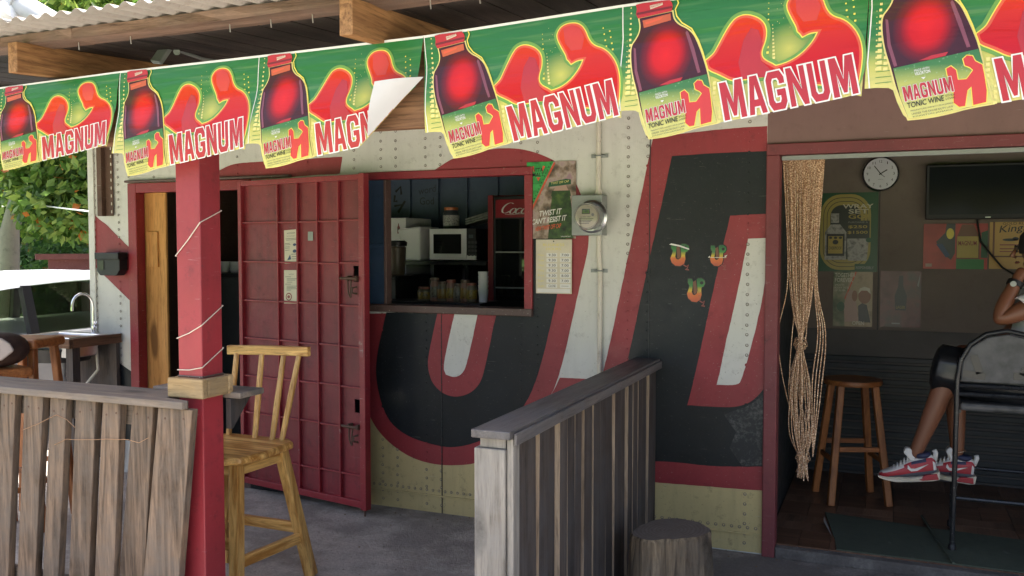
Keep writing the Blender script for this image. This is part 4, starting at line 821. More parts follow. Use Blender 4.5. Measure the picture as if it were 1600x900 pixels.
# ================================================================ outdoor sink
sk_ = thing('outdoor_sink', 'steel sink set in a rough wooden counter by the container corner', 'sink')
SX1, SY0, SZ = -4.40, -.45, .985; SX0 = atz(48, 517, SZ).x; SX0 = -4.95
boxo('front_board', (SX0, SY0, SZ-.062), (SX1, SY0+.03, SZ), M['counter'], sk_, bev=.004)
boxo('side_board', (SX1-.03, SY0+.0305, SZ-.062), (SX1, -.013, SZ), M['counter_y'], sk_, bev=.004)
boxo('side_board', (SX0, SY0+.0305, SZ-.062), (SX0+.03, -.013, SZ), M['counter_y'], sk_, bev=.004)
boxo('counter_top', (SX0+.03, SY0+.03, SZ-.03), (SX1-.03, -.013, SZ-.012), M['counter'], sk_)
mb = MB(); ox0, ox1, oy0, oy1 = SX0+.05, SX1-.04, SY0+.035, -.04
def ring(x0, x1, y0, y1, z): return [(x0, y0, z), (x1, y0, z), (x1, y1, z), (x0, y1, z)]
rr = ring(ox0, ox1, oy0, oy1, SZ-.011)+ring(ox0, ox1, oy0, oy1, SZ+.004)+ring(ox0+.03, ox1-.03, oy0+.03, oy1-.09, SZ+.004)+ring(ox0+.05, ox1-.05, oy0+.05, oy1-.11, SZ-.14)
mb.add(rr, [(4*i+j, 4*i+(j+1) % 4, 4*i+4+(j+1) % 4, 4*i+4+j) for i in range(3) for j in range(4)]+[(12, 13, 14, 15)])
mb.build('basin', M['steel'], sk_, bev=.006)
fx = at(146, 500, -.06).x+.0; fz = SZ+.005
tip = at(112, 465, -.16)
ft = [(fx, -.06, fz), (fx, -.06, fz+.185)]+[(fx+(tip.x-fx)*(1-math.cos(t))/2, -.06+(tip.y+.06)*(1-math.cos(t))/2, fz+.185+.09*math.sin(t)) for t in [math.pi*k/10 for k in range(1, 11)]]+[(tip.x, tip.y, fz+.155)]
fo = MB().tube(ft, .0085, 10).build('faucet', M['chrome'], sk_, smooth=True)
MB().tube([(fx, -.06, fz), (fx, -.06, fz+.045)], .016, 12).build('faucet_base', M['chrome'], fo, smooth=True)
mb = MB(); mb.tube([(fx, -.06, fz+.04), (fx+.035, -.075, fz+.055)], .008, 8)
for a in range(3): c = Vector((fx+.037, -.076, fz+.056)); d = Vector((.1, math.cos(a*math.pi/3), math.sin(a*math.pi/3)))*.024; mb.tube([c-d, c+d], .004, 6)
mb.build('tap_handle', M['chrome'], fo, smooth=True)
bx = (SX0+SX1)/2-.04
mb = MB(); mb.tube([(bx, -.24, SZ-.14), (bx, -.24, .55)], .022, 14); mb.tube([(bx, -.24, SZ-.17), (bx, -.24, SZ-.26)], .03, 14); mb.tube([(bx, -.24, SZ-.29), (bx, -.24, SZ-.40)], .03, 14)
mb.build('drain_pipe', flatm('grey_pvc', (.38, .38, .37, 1), .5), sk_, smooth=True)
MB().tube([(bx+.17, -.1, SZ-.1), (bx+.18, -.1, SZ-.25), (bx+.12, -.16, SZ-.36), (bx+.07, -.24, SZ-.45)], .010, 8).build('waste_hose', M['pvc'], sk_, smooth=True)
MB().lathe([(.18, 0), (.2, .07), (.21, .09)], 20, (bx, -.24, SZ-.175)).build('basin_bowl', M['blackplastic'], sk_, smooth=True)
for x in (SX0+.02, SX1-.09): boxo('leg', (x, -.40, 0), (x+.06, -.34, SZ-.062), M['dark_plank'], sk_)
boxo('back_board', (SX0, -.045, .1), (SX1-.02, -.014, SZ-.062), M['dark_plank'], sk_)
# wooden stools on the porch
def stool(loc, rz, H, label, tops='rect', group=None, mats='stool_'):
    t = thing('wooden_stool', label, 'stool', loc, group, rz)
    if tops == 'rect': MB().box((-.15, -.14, H-.055), (.15, .14, H)).build('seat', M[mats+'x'], t, bev=.018)
    else: MB().lathe([(.165, H-.03), (.17, H-.015), (.165, H), (.1, H-.004)], 32).build('seat', M[mats+'x'], t, smooth=True)
    for sx in (-1, 1):
        for sy in (-1, 1): MB().beam((sx*.17, sy*.16, 0), (sx*.10, sy*.09, H-.03), .04, .04, (0, 1, 0)).build('leg', M[mats+'z'], t, bev=.006)
    for s in (-1, 1):
        a = .17-.07*.28/H*1.0; z1, z2 = .26, .33
        fx_ = lambda z: .17-.07*z/(H-.03); fy_ = lambda z: .16-.07*z/(H-.03)
        MB().beam((s*fx_(z1), -fy_(z1), z1), (s*fx_(z1), fy_(z1), z1), .018, .03).build('rung', M[mats+'y'], t, bev=.004)
        MB().beam((-fx_(z2), s*fy_(z2), z2), (fx_(z2), s*fy_(z2), z2), .018, .03).build('rung', M[mats+'x'], t, bev=.004)
    return t
c1 = at(48, 527, -1.05); stool((c1.x-.03, -1.05, 0), .25, c1.z-.0, 'square-topped wooden bar stool in front of the outdoor sink')
c2 = at(8, 575, -1.3); stool((c2.x-.08, -1.3, 0), -.2, c2.z-.0+.0, 'shorter wooden stool carrying a brown bag')
bg_ = thing('brown_bag', 'round dark brown bag with pale blue-striped panel on stool', 'bag', (c2.x-.08, -1.3, c2.z+.002), None, .75)
mb = MB(); vs = []; fs = []; n = 20; mrows = 10
for i in range(mrows+1):
    ph = math.pi*i/mrows
    for j in range(n): a = 2*math.pi*j/n; r = math.sin(ph)**.7; vs.append((.17*r*math.cos(a)*(1+.05*math.sin(3*a)), .13*r*math.sin(a), .095-.095*math.cos(ph)))
for i in range(mrows): fs += [(i*n+j, i*n+(j+1) % n, (i+1)*n+(j+1) % n, (i+1)*n+j) for j in range(n)]
mb.add(vs, fs).build('bag_body', flatm('brown_cloth', (.06, .03, .02, 1), .8, 0, .3, 20), bg_, smooth='all')
mb = MB(); mb.prism([(-.10, .04), (.06, .05), (.12, .10), (.10, .14), (.06, .17), (-.10, .18)], lambda x, z: (x, -.125, z), lambda x, z: (x, -.148, z)); mb.build('pale_panel', flatm('beige_cloth', (.46, .38, .33, 1), .8), bg_, bev=.01)
boxo('blue_stripe', (-.09, -.1505, .105), (.05, -.1485, .118), flatm('blue_cloth', (.03, .08, .25, 1), .8), bg_)
# ================================================================ kitchen seen through hatch and doorway
YK = 1.40; YL = .62
sf = thing('wall_shelf', 'black metal wall shelf carrying the microwave in the kitchen', 'shelf')
p = at(640, 408, YK-.2); q = at(760, 408, YK-.2); zsf = p.z
boxo('board', (p.x-.1, YK-.25, zsf-.025), (q.x+.02, 1.74, zsf), M['blackmetal'], sf)
for x in (p.x+.15, q.x-.2): boxo('bracket', (x, YK-.15, zsf-.3), (x+.03, 1.74, zsf-.026), M['blackmetal'], sf)
mw = thing('microwave_oven', 'white microwave oven with dark window on kitchen shelf', 'microwave')
a = at(673, 404, YK-.2); b = at(745, 357, YK-.2); mx0, mx1, mz0, mz1 = a.x, b.x, zsf+.012, b.z+.0; my = YK-.2
boxo('case', (mx0, my, mz0), (mx1+.0, my+.36, mz1), M['blackplastic'], mw, bev=.004)
fxs = mx0+(mx1-mx0)*.80
boxo('door', (mx0, my-.02, mz0), (fxs, my-.001, mz1), M['whiteplastic'], mw, bev=.005)
boxo('door_window', (mx0+.035, my-.0235, mz0+.045), (fxs-.04, my-.0203, mz1-.04), flatm('dark_glass', (.012, .014, .013, 1), .05, 0, .05, 8, 1.0), mw, bev=.008)
cp_ = boxo('control_panel', (fxs+.002, my-.019, mz0+.035), (mx1, my-.001, mz1), M['blackplastic'], mw, bev=.003)
boxo('lower_trim', (fxs+.002, my-.02, mz0), (mx1, my-.001, mz0+.034), M['whiteplastic'], mw, bev=.003)
boxo('display', (fxs+.02, my-.0205, mz1-.07), (mx1-.02, my-.0192, mz1-.045), flatm('lcd', (.10, .12, .12, 1), .2), cp_)
for r in range(4):
    for c in range(3): boxo('key', (fxs+.015+c*.026, my-.0205, mz1-.11-r*.03), (fxs+.035+c*.026, my-.0192, mz1-.093-r*.03), flatm('key_grey', (.05, .05, .05, 1), .5) if r+c == 0 else bpy.data.materials['key_grey'], cp_)
def jar(u, vb, vt, y, r, cols, label, lid=None, name='jar', cat='jar', z0=None, group=None, text=None):
    p = at(u, vb, y); z0 = p.z if z0 is None else z0; h = at(u, vt, y).z-z0; t = thing(name, label, cat, (p.x, y, z0), group)
    MB().lathe([(r*.9, .0), (r, .01), (r, h*.72), (r*.8, h*.84), (r*.8, h*.86)], 20).build('body', cols[0], t, smooth=True)
    MB().lathe([(r*1.01, h*.15), (r*1.02, h*.16), (r*1.02, h*.62), (r*1.01, h*.63)], 20).build('label_band', cols[1], t, smooth=True)
    MB().lathe([(r*.86, h*.865), (r*.88, h*.88), (r*.88, h*.99), (r*.8, h)], 20).build('lid', cols[2], t, smooth=True)
    return t
dk = lambda n, c: flatm(n, c, .35, 0, .2, 40)
jb_, jl_, jo_ = dk('jar_plastic', (.05, .06, .07, 1)), photo_mat('jar_label_print', [(120, 120, 116), (190, 190, 184), (90, 90, 92)], 60), dk('orange_lid', (.5, .14, .04, 1))
jar(705, 355, 324, YK, .062, (jb_, jl_, jo_), 'plastic jar with orange lid standing on the microwave', z0=mz1+.001)
tb = thing('storage_tub', 'white plastic tub leaning on the shelf beside the microwave', 'tub')
a, b = at(636, 402, YK-.05), at(672, 354, YK-.05)
MB().prism([(a.x+.05, zsf+.003), (b.x, zsf+.003), (b.x-.004, b.z), (a.x-.0, b.z-.02)], lambda x, z: (x, YK-.2, z), lambda x, z: (x, YK+.12, z)).build('tub_body', M['whiteplastic'], tb, bev=.015)
tr_ = thing('foil_tray', 'stacked foil trays tilted on top of the microwave', 'tray')
a, b = at(735, 352, YK), at(763, 332, YK-.0)
for k in range(3): MB().beam(Vector((a.x-.02, YK+.05, mz1+.035+.018*k)), Vector((b.x+.02, YK+.05, mz1+.085+.018*k)), .2, .014).build('tray', flatm('foil', (.45, .46, .46, 1), .35, .8, .3, 30) if k == 0 else bpy.data.materials['foil'], tr_, bev=.004)
fg = thing('drinks_fridge', 'red drinks fridge with white script sign and glass door', 'fridge')
YR = 1.08; a, b = at(762, 305, YR), at(830, 305, YR); fz0, fz1 = .06, a.z; w1 = a.x+.70
boxo('cabinet', (a.x, YR+.04, fz0), (w1, YR+.6, fz1), flatm('fridge_red', (.22, .02, .025, 1), .4), fg, bev=.01)
boxo('side_trim', (a.x, YR, fz0), (a.x+.04, YR+.039, fz1), bpy.data.materials['fridge_red'], fg, bev=.004)
boxo('door_frame', (a.x+.045, YR, fz0+.1), (w1, YR+.03, fz1-.01), M['blackplastic'], fg, bev=.004)
sgz1 = at(790, 312, YR).z; sgz0 = at(790, 340, YR).z; sx0, sx1 = at(775, 320, YR).x, w1-.04
sg = boxo('sign_panel', (sx0, YR-.008, sgz0), (sx1, YR-.001, sgz1), flatm('sign_red', (.30, .02, .03, 1), .3), fg)
def script(x0, x1, z0, z1, y, mat, parent):      # flowing white script as strokes
    S_ = []; w = x1-x0; hgt = z1-z0
    def C_(cx, r, big): return [(cx+r*math.cos(t), (.55 if big else .3)+(.42 if big else .22)*math.sin(t)) for t in np.linspace(.9, 5.6, 14)]
    def O_(cx, r): return [(cx+r*math.cos(t), .3+.22*math.sin(t)) for t in np.linspace(0, 2*math.pi, 14)]
    for l, cx, r in (('C', .09, .075), ('o', .20, .04), ('c', .29, .04), ('a', .38, .04), ('-', .45, 0), ('C', .56, .075), ('o', .67, .04), ('l', .75, 0), ('a', .84, .04)):
        if l == 'C': S_ += [C_(cx, r, True)]
        elif l == 'c': S_ += [C_(cx, r, False)]
        elif l == 'o': S_ += [O_(cx, r)]
        elif l == 'a': S_ += [O_(cx, r), [(cx+r, .55), (cx+r, .2), (cx+r+.02, .1), (cx+r+.04, .16)]]
        elif l == '-': S_ += [[(.43, .32), (.465, .34)]]
        elif l == 'l': S_ += [[(.73, .1), (.75, .6), (.765, .95), (.755, 1.0), (.74, .7), (.745, .2), (.77, .1)]]
    S_.append([(.1, .06), (.2, .0), (.35, .06), (.5, .0), (.62, .05)])
    flat('lettering', [(line2([(x+.12*z, z) for x, z in s], .028 if len(s) > 4 else .022), mat, 0) for s in S_], lambda a_, b_, h: Vector((x0+a_*w, y-h, z0+b_*hgt)), parent)
script(sx0+.02, sx0+.5, sgz0+.02, sgz1-.02, YR-.0092, I['white'], sg)
boxo('glass_door', (sx0, YR-.004, fz0+.15), (sx1, YR-.0005, sgz0-.01), bpy.data.materials['dark_glass'], fg)
for z in (1.55, 1.30): boxo('wire_shelf', (sx0, YR-.012, z), (sx1, YR-.0045, z+.01), M['galv'], fg)
bt_m = [photo_mat('bottle_print_%d' % k, c, 50) for k, c in enumerate(([(96, 80, 36), (150, 126, 50), (60, 50, 30)], [(70, 60, 50), (120, 112, 96), (40, 40, 40)], [(110, 90, 30), (140, 110, 40), (90, 30, 26)]))]
zsl = at(700, 471, YL).z
ls_ = thing('low_shelf', 'dark lower shelf holding the row of sauce bottles', 'shelf')
boxo('board', (at(610, 471, YL).x-.1, YL-.12, zsl-.03), (at(762, 471, YL).x, YL+.2, zsl), M['blackmetal'], ls_)
for x_ in (at(640, 471, YL).x, at(750, 471, YL).x): boxo('leg', (x_, YL-.02, .06), (x_+.04, YL+.02, zsl-.03), M['blackmetal'], ls_)
for k, (u, vt, r) in enumerate(((664, 448, .05), (680, 434, .036), (692, 440, .04), (705, 437, .036), (716, 443, .034), (727, 437, .035), (737, 442, .036))):
    jar(u, 470, vt, YL, r, (dk('sauce_bottle_%d' % k, (.14+.08*(k % 2), .12, .08, 1)), bt_m[k % 3], dk('bottle_cap_%d' % k, (.12 if k % 3 else .25, .08, .06, 1))), ['squat jar with dark lid at the end of the bottle row on low shelf', 'yellow-labelled sauce bottle beside the squat jar', 'wide yellow-labelled sauce jar in the bottle row', 'brown bottle with pale label in the middle of the bottle row', 'short dark bottle in the bottle row', 'tall dark bottle with pale label in the bottle row', 'last dark bottle in the row beside the white cup stack'][k], name='sauce_bottle', cat='bottle', z0=zsl+.001, group='bottles on the low kitchen shelf')
cpst = thing('cup_stack', 'tall stack of white paper cups beside the sauce bottles', 'cups', (at(755, 470, YL).x, YL, zsl+.001))
for k in range(5): MB().lathe([(.026, k*.03), (.034, k*.03+.08), (.036, k*.03+.082)], 16).build('cup', M['whiteplastic'], cpst, smooth=True)
wf_ = thing('white_cabinet', 'white upright cabinet with small sticker inside the hatch', 'cabinet')
a, b = at(612, 340, 1.28), at(634, 340, 1.28)
boxo('cabinet_body', (a.x-.45, 1.28, .06), (b.x, 1.7, b.z), M['whiteplastic'], wf_, bev=.01)
flat('sticker_print', [(pg((.2, 0), (.8, 0), (.85, .6), (.6, .8), (.55, 1), (.4, 1), (.35, .8), (.15, .6)), I['dkred'], 0), (rect(.3, .2, .7, .5), I['black'], 1)], wallmap(at(620, 365, 1.28).x, at(620, 365, 1.28).z, at(626, 349, 1.28).x, at(626, 349, 1.28).z, 1.278), wf_)
th = thing('flask', 'brown cylindrical flask with black lid standing inside the hatch', 'flask')
a = at(620, 430, .9); b = at(620, 376, .9)
MB().lathe([(.055, 0), (.06, .02), (.068, b.z-a.z-.05), (.06, b.z-a.z-.04)], 20, (a.x, .9, a.z)).build('body', flatm('brown_plastic', (.10, .075, .05, 1), .4), th, smooth=True)
MB().lathe([(.074, b.z-a.z-.039), (.076, b.z-a.z-.01), (.06, b.z-a.z)], 20, (a.x, .9, a.z)).build('lid', M['blackplastic'], th, smooth=True)
cb = thing('work_counter', 'dark kitchen counter behind the serving hatch', 'counter')
boxo('counter_body', (-4.3, .75, .06), (-2.64, 1.25, a.z-.03), M['darkwall'], cb); boxo('counter_top', (-4.32, .72, a.z-.03), (-2.62, 1.27, a.z-.001), M['blackmetal'], cb, bev=.004)
# scrawls on the navy wall
def wtext(s, u0, v0, u1, v1, y, mt, sl=0):
    p, q = at(u0, v1, y), at(u1, v0, y); return txt(s, (p.x, p.z), (q.x-p.x, sl), (0, q.z-p.z))
ytx = 1.7475
sh = [(wtext('wordy', 654, 293, 687, 308, ytx, 0, .03), I['black'], 0), (wtext('God', 656, 308, 678, 320, ytx, 0), I['black'], 0)]
for pts in ([(618, 300), (626, 292), (627, 304)], [(617, 305), (616, 315), (621, 314)], [(616, 322), (628, 320), (622, 332), (633, 314)]): sh.append((line2([(lambda p: (p.x, p.z))(at(u, v, ytx)) for u, v in pts], .02), I['black'], 0))
gw = thing('wall_scrawl', 'black handwritten scrawl on the navy kitchen wall', 'graffiti')
for s_ in sh: flat('pen_stroke', [s_], lambda a_, b_, h: Vector((a_, ytx-h, b_)), gw)
for u in (640, 684, 729, 777): x = at(u, 300, 1.74).x; boxo('wall_rib', (x-.012, 1.725, .06), (x+.012, 1.7495, 2.5), M['navy'], bar)
def logs():
    m, nt, b = nm('log_end_wallpaper'); v = coords(nt); vo = nd(nt, 'ShaderNodeTexVoronoi', {'Scale': 8.0}); nt.links.new(v, vo.inputs['Vector'])
    nt.links.new(ramp(nt, vo.outputs['Distance'], [(.1, (.4, .38, .35)), (.4, (.28, .26, .24)), (.5, (.03, .03, .03))]), b.inputs['Base Color']); return m
boxo('patterned_wallpaper', (-4.5, 1.735, .5), (-2.25, 1.7485, 1.5), logs(), bar)
for x in (-2.75, -2.4): boxo('wallpaper_strip', (x, 1.726, .5), (x+.03, 1.7345, 1.5), M['navy'], bar)
cp2 = at(350, 497, 1.0)
for k, u in enumerate((352, 370, 386)):
    p = at(u, 494, 1.0); c_ = thing('enamel_mug', 'white mug standing on the dark counter inside the left doorway', 'mug', (p.x, 1.0, a.z), 'mugs inside the doorway')
    MB().lathe([(.04, 0), (.045, .01), (.047, .085), (.043, .086), (.041, .02)], 18).build('cup', M['whiteplastic'], c_, smooth=True)
    MB().tube([(.045, 0, .07), (.07, 0, .06), (.07, 0, .03), (.045, 0, .02)], .005, 6).build('handle', M['whiteplastic'], c_, smooth=True)
# ================================================================ right-hand bar room
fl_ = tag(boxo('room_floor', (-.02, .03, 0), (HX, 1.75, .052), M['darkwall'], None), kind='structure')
boxo('threshold', (.036, -.03, 0), (HX, .029, .056), concrete_mat('threshold_concrete', (.12, .105, .095, 1), (.25, .23, .2, 1)), bar, bev=.006)
ft_ = [wood('floor_tile_wood_%d' % k, srgb(*a), srgb(*b), k % 2, rings=10, rough=.4, bmp=.1, spec=.5) for k, (a, b) in enumerate((((84, 58, 44), (130, 96, 74)), ((92, 66, 52), (140, 108, 86))))]
tm = {}
for j in range(6):
    for i in range(10):
        ori = (i+j) % 2; x0, y0 = -.01+i*.305, .032+j*.28
        for s in range(2):
            if ori: a, b = (x0, y0+s*.14), (x0+.302, y0+s*.14+.137)
            else: a, b = (x0+s*.1525, y0), (x0+s*.1525+.1495, y0+.277)
            if b[1] > 1.74: continue
            key = (ori,)
            if key not in tm: tm[key] = MB().box((0, 0, 0), (b[0]-a[0], b[1]-a[1], .0075)).build('floor_tile', ft_[ori], fl_); o = tm[key]
            else: o = tm[key].copy(); C.objects.link(o)
            o.location = (a[0], a[1], .0525); o.parent = fl_
ZF = .06
mg = paint('green_mat_rubber', (.06, .075, .05, 1), (.035, .035, .03, 1), .5, .8, .2, .4)
mt_ = thing('floor_mat', 'worn green floor mat inside the doorway with a turned-up corner', 'mat')
P4 = [atz(1290, 806, ZF), atz(1650, 835, ZF), atz(1660, 905, ZF), atz(1297, 868, ZF)]
P4 = [(P4[0].x, P4[0].y), (1.9, .62), (1.9, .04), (P4[3].x+.02, .035)]
MB().prism([(.235, .68), (.75, .60), (1.25, .56), (1.5, .5), (1.5, .04), (.9, .036), (.33, .036), (.315, .2)], lambda x, y: (x, y, ZF+.001), lambda x, y: (x, y, ZF+.007)).build('mat_sheet', mg, mt_)
MB().add([(.30, .22, ZF+.009), (.235, .60, ZF+.009), (.245, .40, ZF+.035)], [(0, 1, 2)]).build('turned_corner', I['grey'], mt_, fix=False)
MB().tube([atz(1440, 806, ZF+.012), atz(1462, 840, ZF+.012), atz(1490, 880, ZF+.012)], .007, 6).build('mat_ridge', mg, mt_, smooth=True)
# black ribbed wainscot at the back
YW = 1.75
wz = at(1300, 628, YW).z
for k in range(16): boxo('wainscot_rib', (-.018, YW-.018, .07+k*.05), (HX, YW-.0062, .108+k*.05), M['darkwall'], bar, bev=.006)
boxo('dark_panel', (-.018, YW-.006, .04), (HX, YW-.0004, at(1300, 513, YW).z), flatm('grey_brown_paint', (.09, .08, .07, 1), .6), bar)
xj = at(1373, 400, YW).x
boxo('panel_joint', (xj-.003, YW-.004, .9), (xj+.003, YW-.0003, 2.5), M['darkwall'], bar)
# clock
p = at(1376, 272, YW); ck = thing('wall_clock', 'round silver-rimmed wall clock showing almost five to two', 'clock', (p.x, YW, p.z)); R_ = .113
MB().lathe([(R_*.9, 0), (R_*1.02, -.01), (R_*1.06, -.03), (R_*1.0, -.042), (R_*.92, -.034)], 40, ax='y').build('rim', M['chrome'], ck, smooth=True)
MB().lathe([(R_*.91, -.012), (R_*.91, -.0352)], 40, ax='y').build('face', flatm('clock_face', (.68, .68, .72, 1), .4, 0, .02), ck)
cm = lambda a, b, h: Vector((a*R_, -.0360-h, b*R_))
sh = []
for k in range(1, 13):
    a = math.pi/2-k*math.pi/6; s = str(k); w = .16 if len(s) > 1 else (.045 if k == 1 else .09); sh.append((txt(s, (.72*math.cos(a)-w/2, .72*math.sin(a)-.075), (w, 0), (0, .15)), I['black'], 0))
sh.append((txt('QUARTZ', (-.13, -.36), (.26, 0), (0, .05)), I['ink'], 0))
for s_ in sh: flat('numeral', [s_], cm, ck)
for nme, ang, L, w in (('minute_hand', 90+37, .58, .05), ('hour_hand', 90-58, .42, .06), ('second_hand', 90-132, .3, .03)):
    a = math.radians(ang); d = (math.cos(a), math.sin(a)); flat(nme, [(line2([(-.1*d[0], -.1*d[1]), (L*d[0], L*d[1])], w), I['black'], 3)], cm, ck)
# television
tv = thing('television', 'large dark flat television high on the brown room wall', 'television')
a, b = at(1446, 343, 1.62), at(1640, 252, 1.62); tx1 = a.x+.98
boxo('case', (a.x, 1.62, a.z), (tx1, 1.70, b.z), M['blackplastic'], tv, bev=.005)
boxo('screen', (a.x+.018, 1.617, a.z+.03), (tx1-.018, 1.6195, b.z-.015), flatm('tv_screen', (.014, .017, .02, 1), .12, 0, .05, 3), tv)
boxo('wall_mount', (a.x+.35, 1.7005, a.z+.1), (a.x+.6, 1.749, b.z-.1), M['blackmetal'], tv)
boxo('badge', (a.x+.34, 1.6155, a.z+.008), (a.x+.37, 1.6198, a.z+.014), M['steel'], tv)
cbp = [at(1532, 377, 1.72), at(1548, 397, 1.70), at(1566, 418, 1.70), at(1590, 432, 1.70), at(1640, 470, 1.72)]
tag(MB().tube([at(1526, 340, 1.72)]+cbp, .006, 8).build('television_cable', M['blackplastic'], None, smooth=True), 'black cable hanging below the television over the posters', 'cable')
# posters in the room
def pmap(u0, v0, u1, v1, y=YW-.0075): p, q = at(u0, v1, y), at(u1, v0, y); return wallmap(p.x, p.z, q.x, q.z, y)
pst = dict(dark=ink('poster_dark', 40, 44, 40), gold=ink('poster_gold', 176, 156, 66), mute=ink('poster_mute', 120, 118, 108))
trk = []
for k, (g_, mt2) in enumerate(((0, 'gold'), (.05, 'dark'), (.06, 'gold'), (.11, 'dark'), (.12, 'gold'), (.17, 'dark'))):
    x0, x1, y0, y1 = .02+g_, .88-g_, .02+g_*.8, .98-g_*.8; r = .34-g_*.9
    pts = [(x1-r+r*math.cos(t), y1-r*.75+r*.75*math.sin(t)) for t in np.linspace(0, math.pi/2, 8)]+[(x0+r-r*math.sin(t), y1-r*.75+r*.75*math.cos(t)) for t in np.linspace(0, math.pi/2, 8)]+[(x0+r-r*math.cos(t), y0+r*.75-r*.75*math.sin(t)) for t in np.linspace(0, math.pi/2, 8)]+[(x1-r+r*math.sin(t), y0+r*.75-r*.75*math.cos(t)) for t in np.linspace(0, math.pi/2, 8)]
    trk.append((pg(*pts), pst[mt2], 1+k*.7))
ice = photo_mat('print_ice_glass', [(120, 118, 112), (170, 166, 160), (90, 90, 88)], 30)
sh = [(rect(0, 0, 1, 1), I['dkgreen'], 0)]+trk+[(txt(t, (x, y), (w, 0), (0, .055), .02), m_, 8) for t, x, y, w, m_ in (('WRAY', .4, .80, .52, I['paper']), ('SET', .5, .735, .34, I['paper']), ('GO!', .5, .67, .34, I['gold']))]
sh += [(rect(.48, .42, .86, .645), pst['dark'], 7), (txt('PURCHASE A', (.5, .615), (.33, 0), (0, .02)), I['grey'], 8), (txt('$250', (.5, .545), (.32, 0), (0, .042), .015), I['gold'], 8), (txt('$1500', (.49, .475), (.34, 0), (0, .042), .015), I['gold'], 8), (pg((.5, .14), (.82, .14), (.85, .42), (.48, .42)), ice, 9), (rect(.2, .62, .34, .74), ice, 8), (pg((.1, .15), (.47, .15), (.47, .5), (.36, .6), (.2, .6), (.1, .5)), ice, 8), (rect(.13, .2, .44, .48), I['black'], 9), (rect(.16, .23, .41, .45), I['gold'], 10), (txt('OVERPROOF', (.17, .28), (.22, 0), (0, .04), .01), I['black'], 12), (ell(.285, .375, .05, .03), I['black'], 11), (rect(.62, .02, .96, .1), I['dkgreen'], 9), (txt('RESPONSIBLY', (.64, .035), (.3, 0), (0, .035), .01), I['grey'], 10), (ell(.85, .4, .05, .03), I['dkgreen'], 10)]
sh += [(ell(x, .43, .03, .015), I['black'], 12) for x in (.2, .285, .37)]
tag(flat('rum_poster', sh, pmap(1279, 300, 1373, 424), None, step=.0003), 'green and gold poster reading WRAY SET GO with prices', 'poster')
sh = [(rect(0, 0, 1, 1), photo_mat('print_pale_green', [(60, 76, 50), (110, 116, 84), (150, 140, 116)], 14), 0), (pg((.45, 1), (1, 1), (1, 0), (.3, 0), (.3, .5)), photo_mat('print_pale_photo', [(120, 104, 80), (170, 150, 120), (150, 134, 104)], 14), 1)]
sh += [(txt('TOGETHER', (.04, .9), (.52, 0), (0, .075), .01), I['paper'], 4), (txt('FOREVER', (.04, .81), (.46, 0), (0, .075), .01), I['paper'], 4), (txt('SMOOTH', (.04, .74), (.24, 0), (0, .035)), I['paper'], 4), (txt('ROCKY TASTE', (.04, .69), (.36, 0), (0, .035)), I['paper'], 4), (txt('OF SILVER', (.04, .64), (.28, 0), (0, .035)), I['paper'], 4), (line2([(.58, 1), (.3, .5)], .03), I['orange'], 3)]
sh += [(pg((.3, .08), (.28, .4), (.36, .62), (.48, .68), (.56, .6), (.6, .4), (.66, .1)), I['pink'], 3), (ell(.55, .56, .07, .1), I['skin'], 4), (ell(.8, .56, .16, .14), I['skin'], 4), (pg((.64, .6), (.68, .7), (.8, .73), (.93, .7), (.95, .6), (.86, .66), (.72, .66)), I['paper'], 5), (pg((.66, .08), (.64, .38), (.74, .43), (.86, .4), (.96, .08)), I['ink'], 4), (ell(.2, .36, .1, .09), I['dkgreen'], 3), (txt('OPEN', (.5, .03), (.3, 0), (0, .07), .01), I['paper'], 6)]
tag(flat('couple_poster', sh, pmap(1301, 425, 1364, 509), None, step=.0003), 'pale faded poster of two smiling people reading TOGETHER FOREVER', 'poster')
mred = photo_mat('print_faded_red', [(96, 66, 64), (120, 82, 80), (90, 84, 80)], 10)
sh = [(rect(0, 0, 1, 1), mred, 0), (pg((.38, .3), (.36, .55), (.44, .72), (.46, .92), (.56, .92), (.57, .72), (.66, .55), (.64, .3)), I['ink'], 2), (txt('LAGER', (.4, .33), (.22, 0), (0, .05)), I['gold'], 3), (rect(.3, .05, .5, .075), I['grey'], 2), (pg((.9, .75), (.98, .98), (.94, .72)), I['grey'], 3)]
tag(flat('bottle_poster', sh, pmap(1374, 424, 1440, 510), None, step=.0003), 'faded torn red poster with a dark bottle beside the couple poster', 'poster')
sh = [(rect(0, 0, 1, 1), photo_mat('print_red_glow', [(150, 50, 48), (178, 64, 56), (150, 56, 50)], 6), 0), (pg((.52, .05), (.52, .68), (.6, .98), (.78, .98), (.88, .68), (.88, .05)), I['brown'], 2), (rect(.53, .25, .86, .72), I['gold'], 3), (txt('MAGNUM', (.55, .52), (.28, 0), (0, .1), .015), I['dkred'], 5), (rect(.52, 0, .95, .22), I['green'], 4), (pg((.9, .25), (.9, .8), (1.0, .85), (1.0, .25)), I['dkgreen'], 3), (pg((.2, .6), (.34, .8), (.36, 1), (.5, 1), (.5, .35), (.44, .2), (.34, .3)), I['ink'], 2), (ell(.42, .78, .06, .12), I['yellow'], 4), (pg((.2, .55), (.3, .56), (.42, .3), (.36, .25)), I['blue'], 4), (rect(.04, .05, .14, .12), I['pink'], 3)]
tag(flat('wine_poster', sh, pmap(1442, 349, 1544, 420), None, step=.0003), 'red poster of a tonic wine bottle and dancer under the television', 'poster')
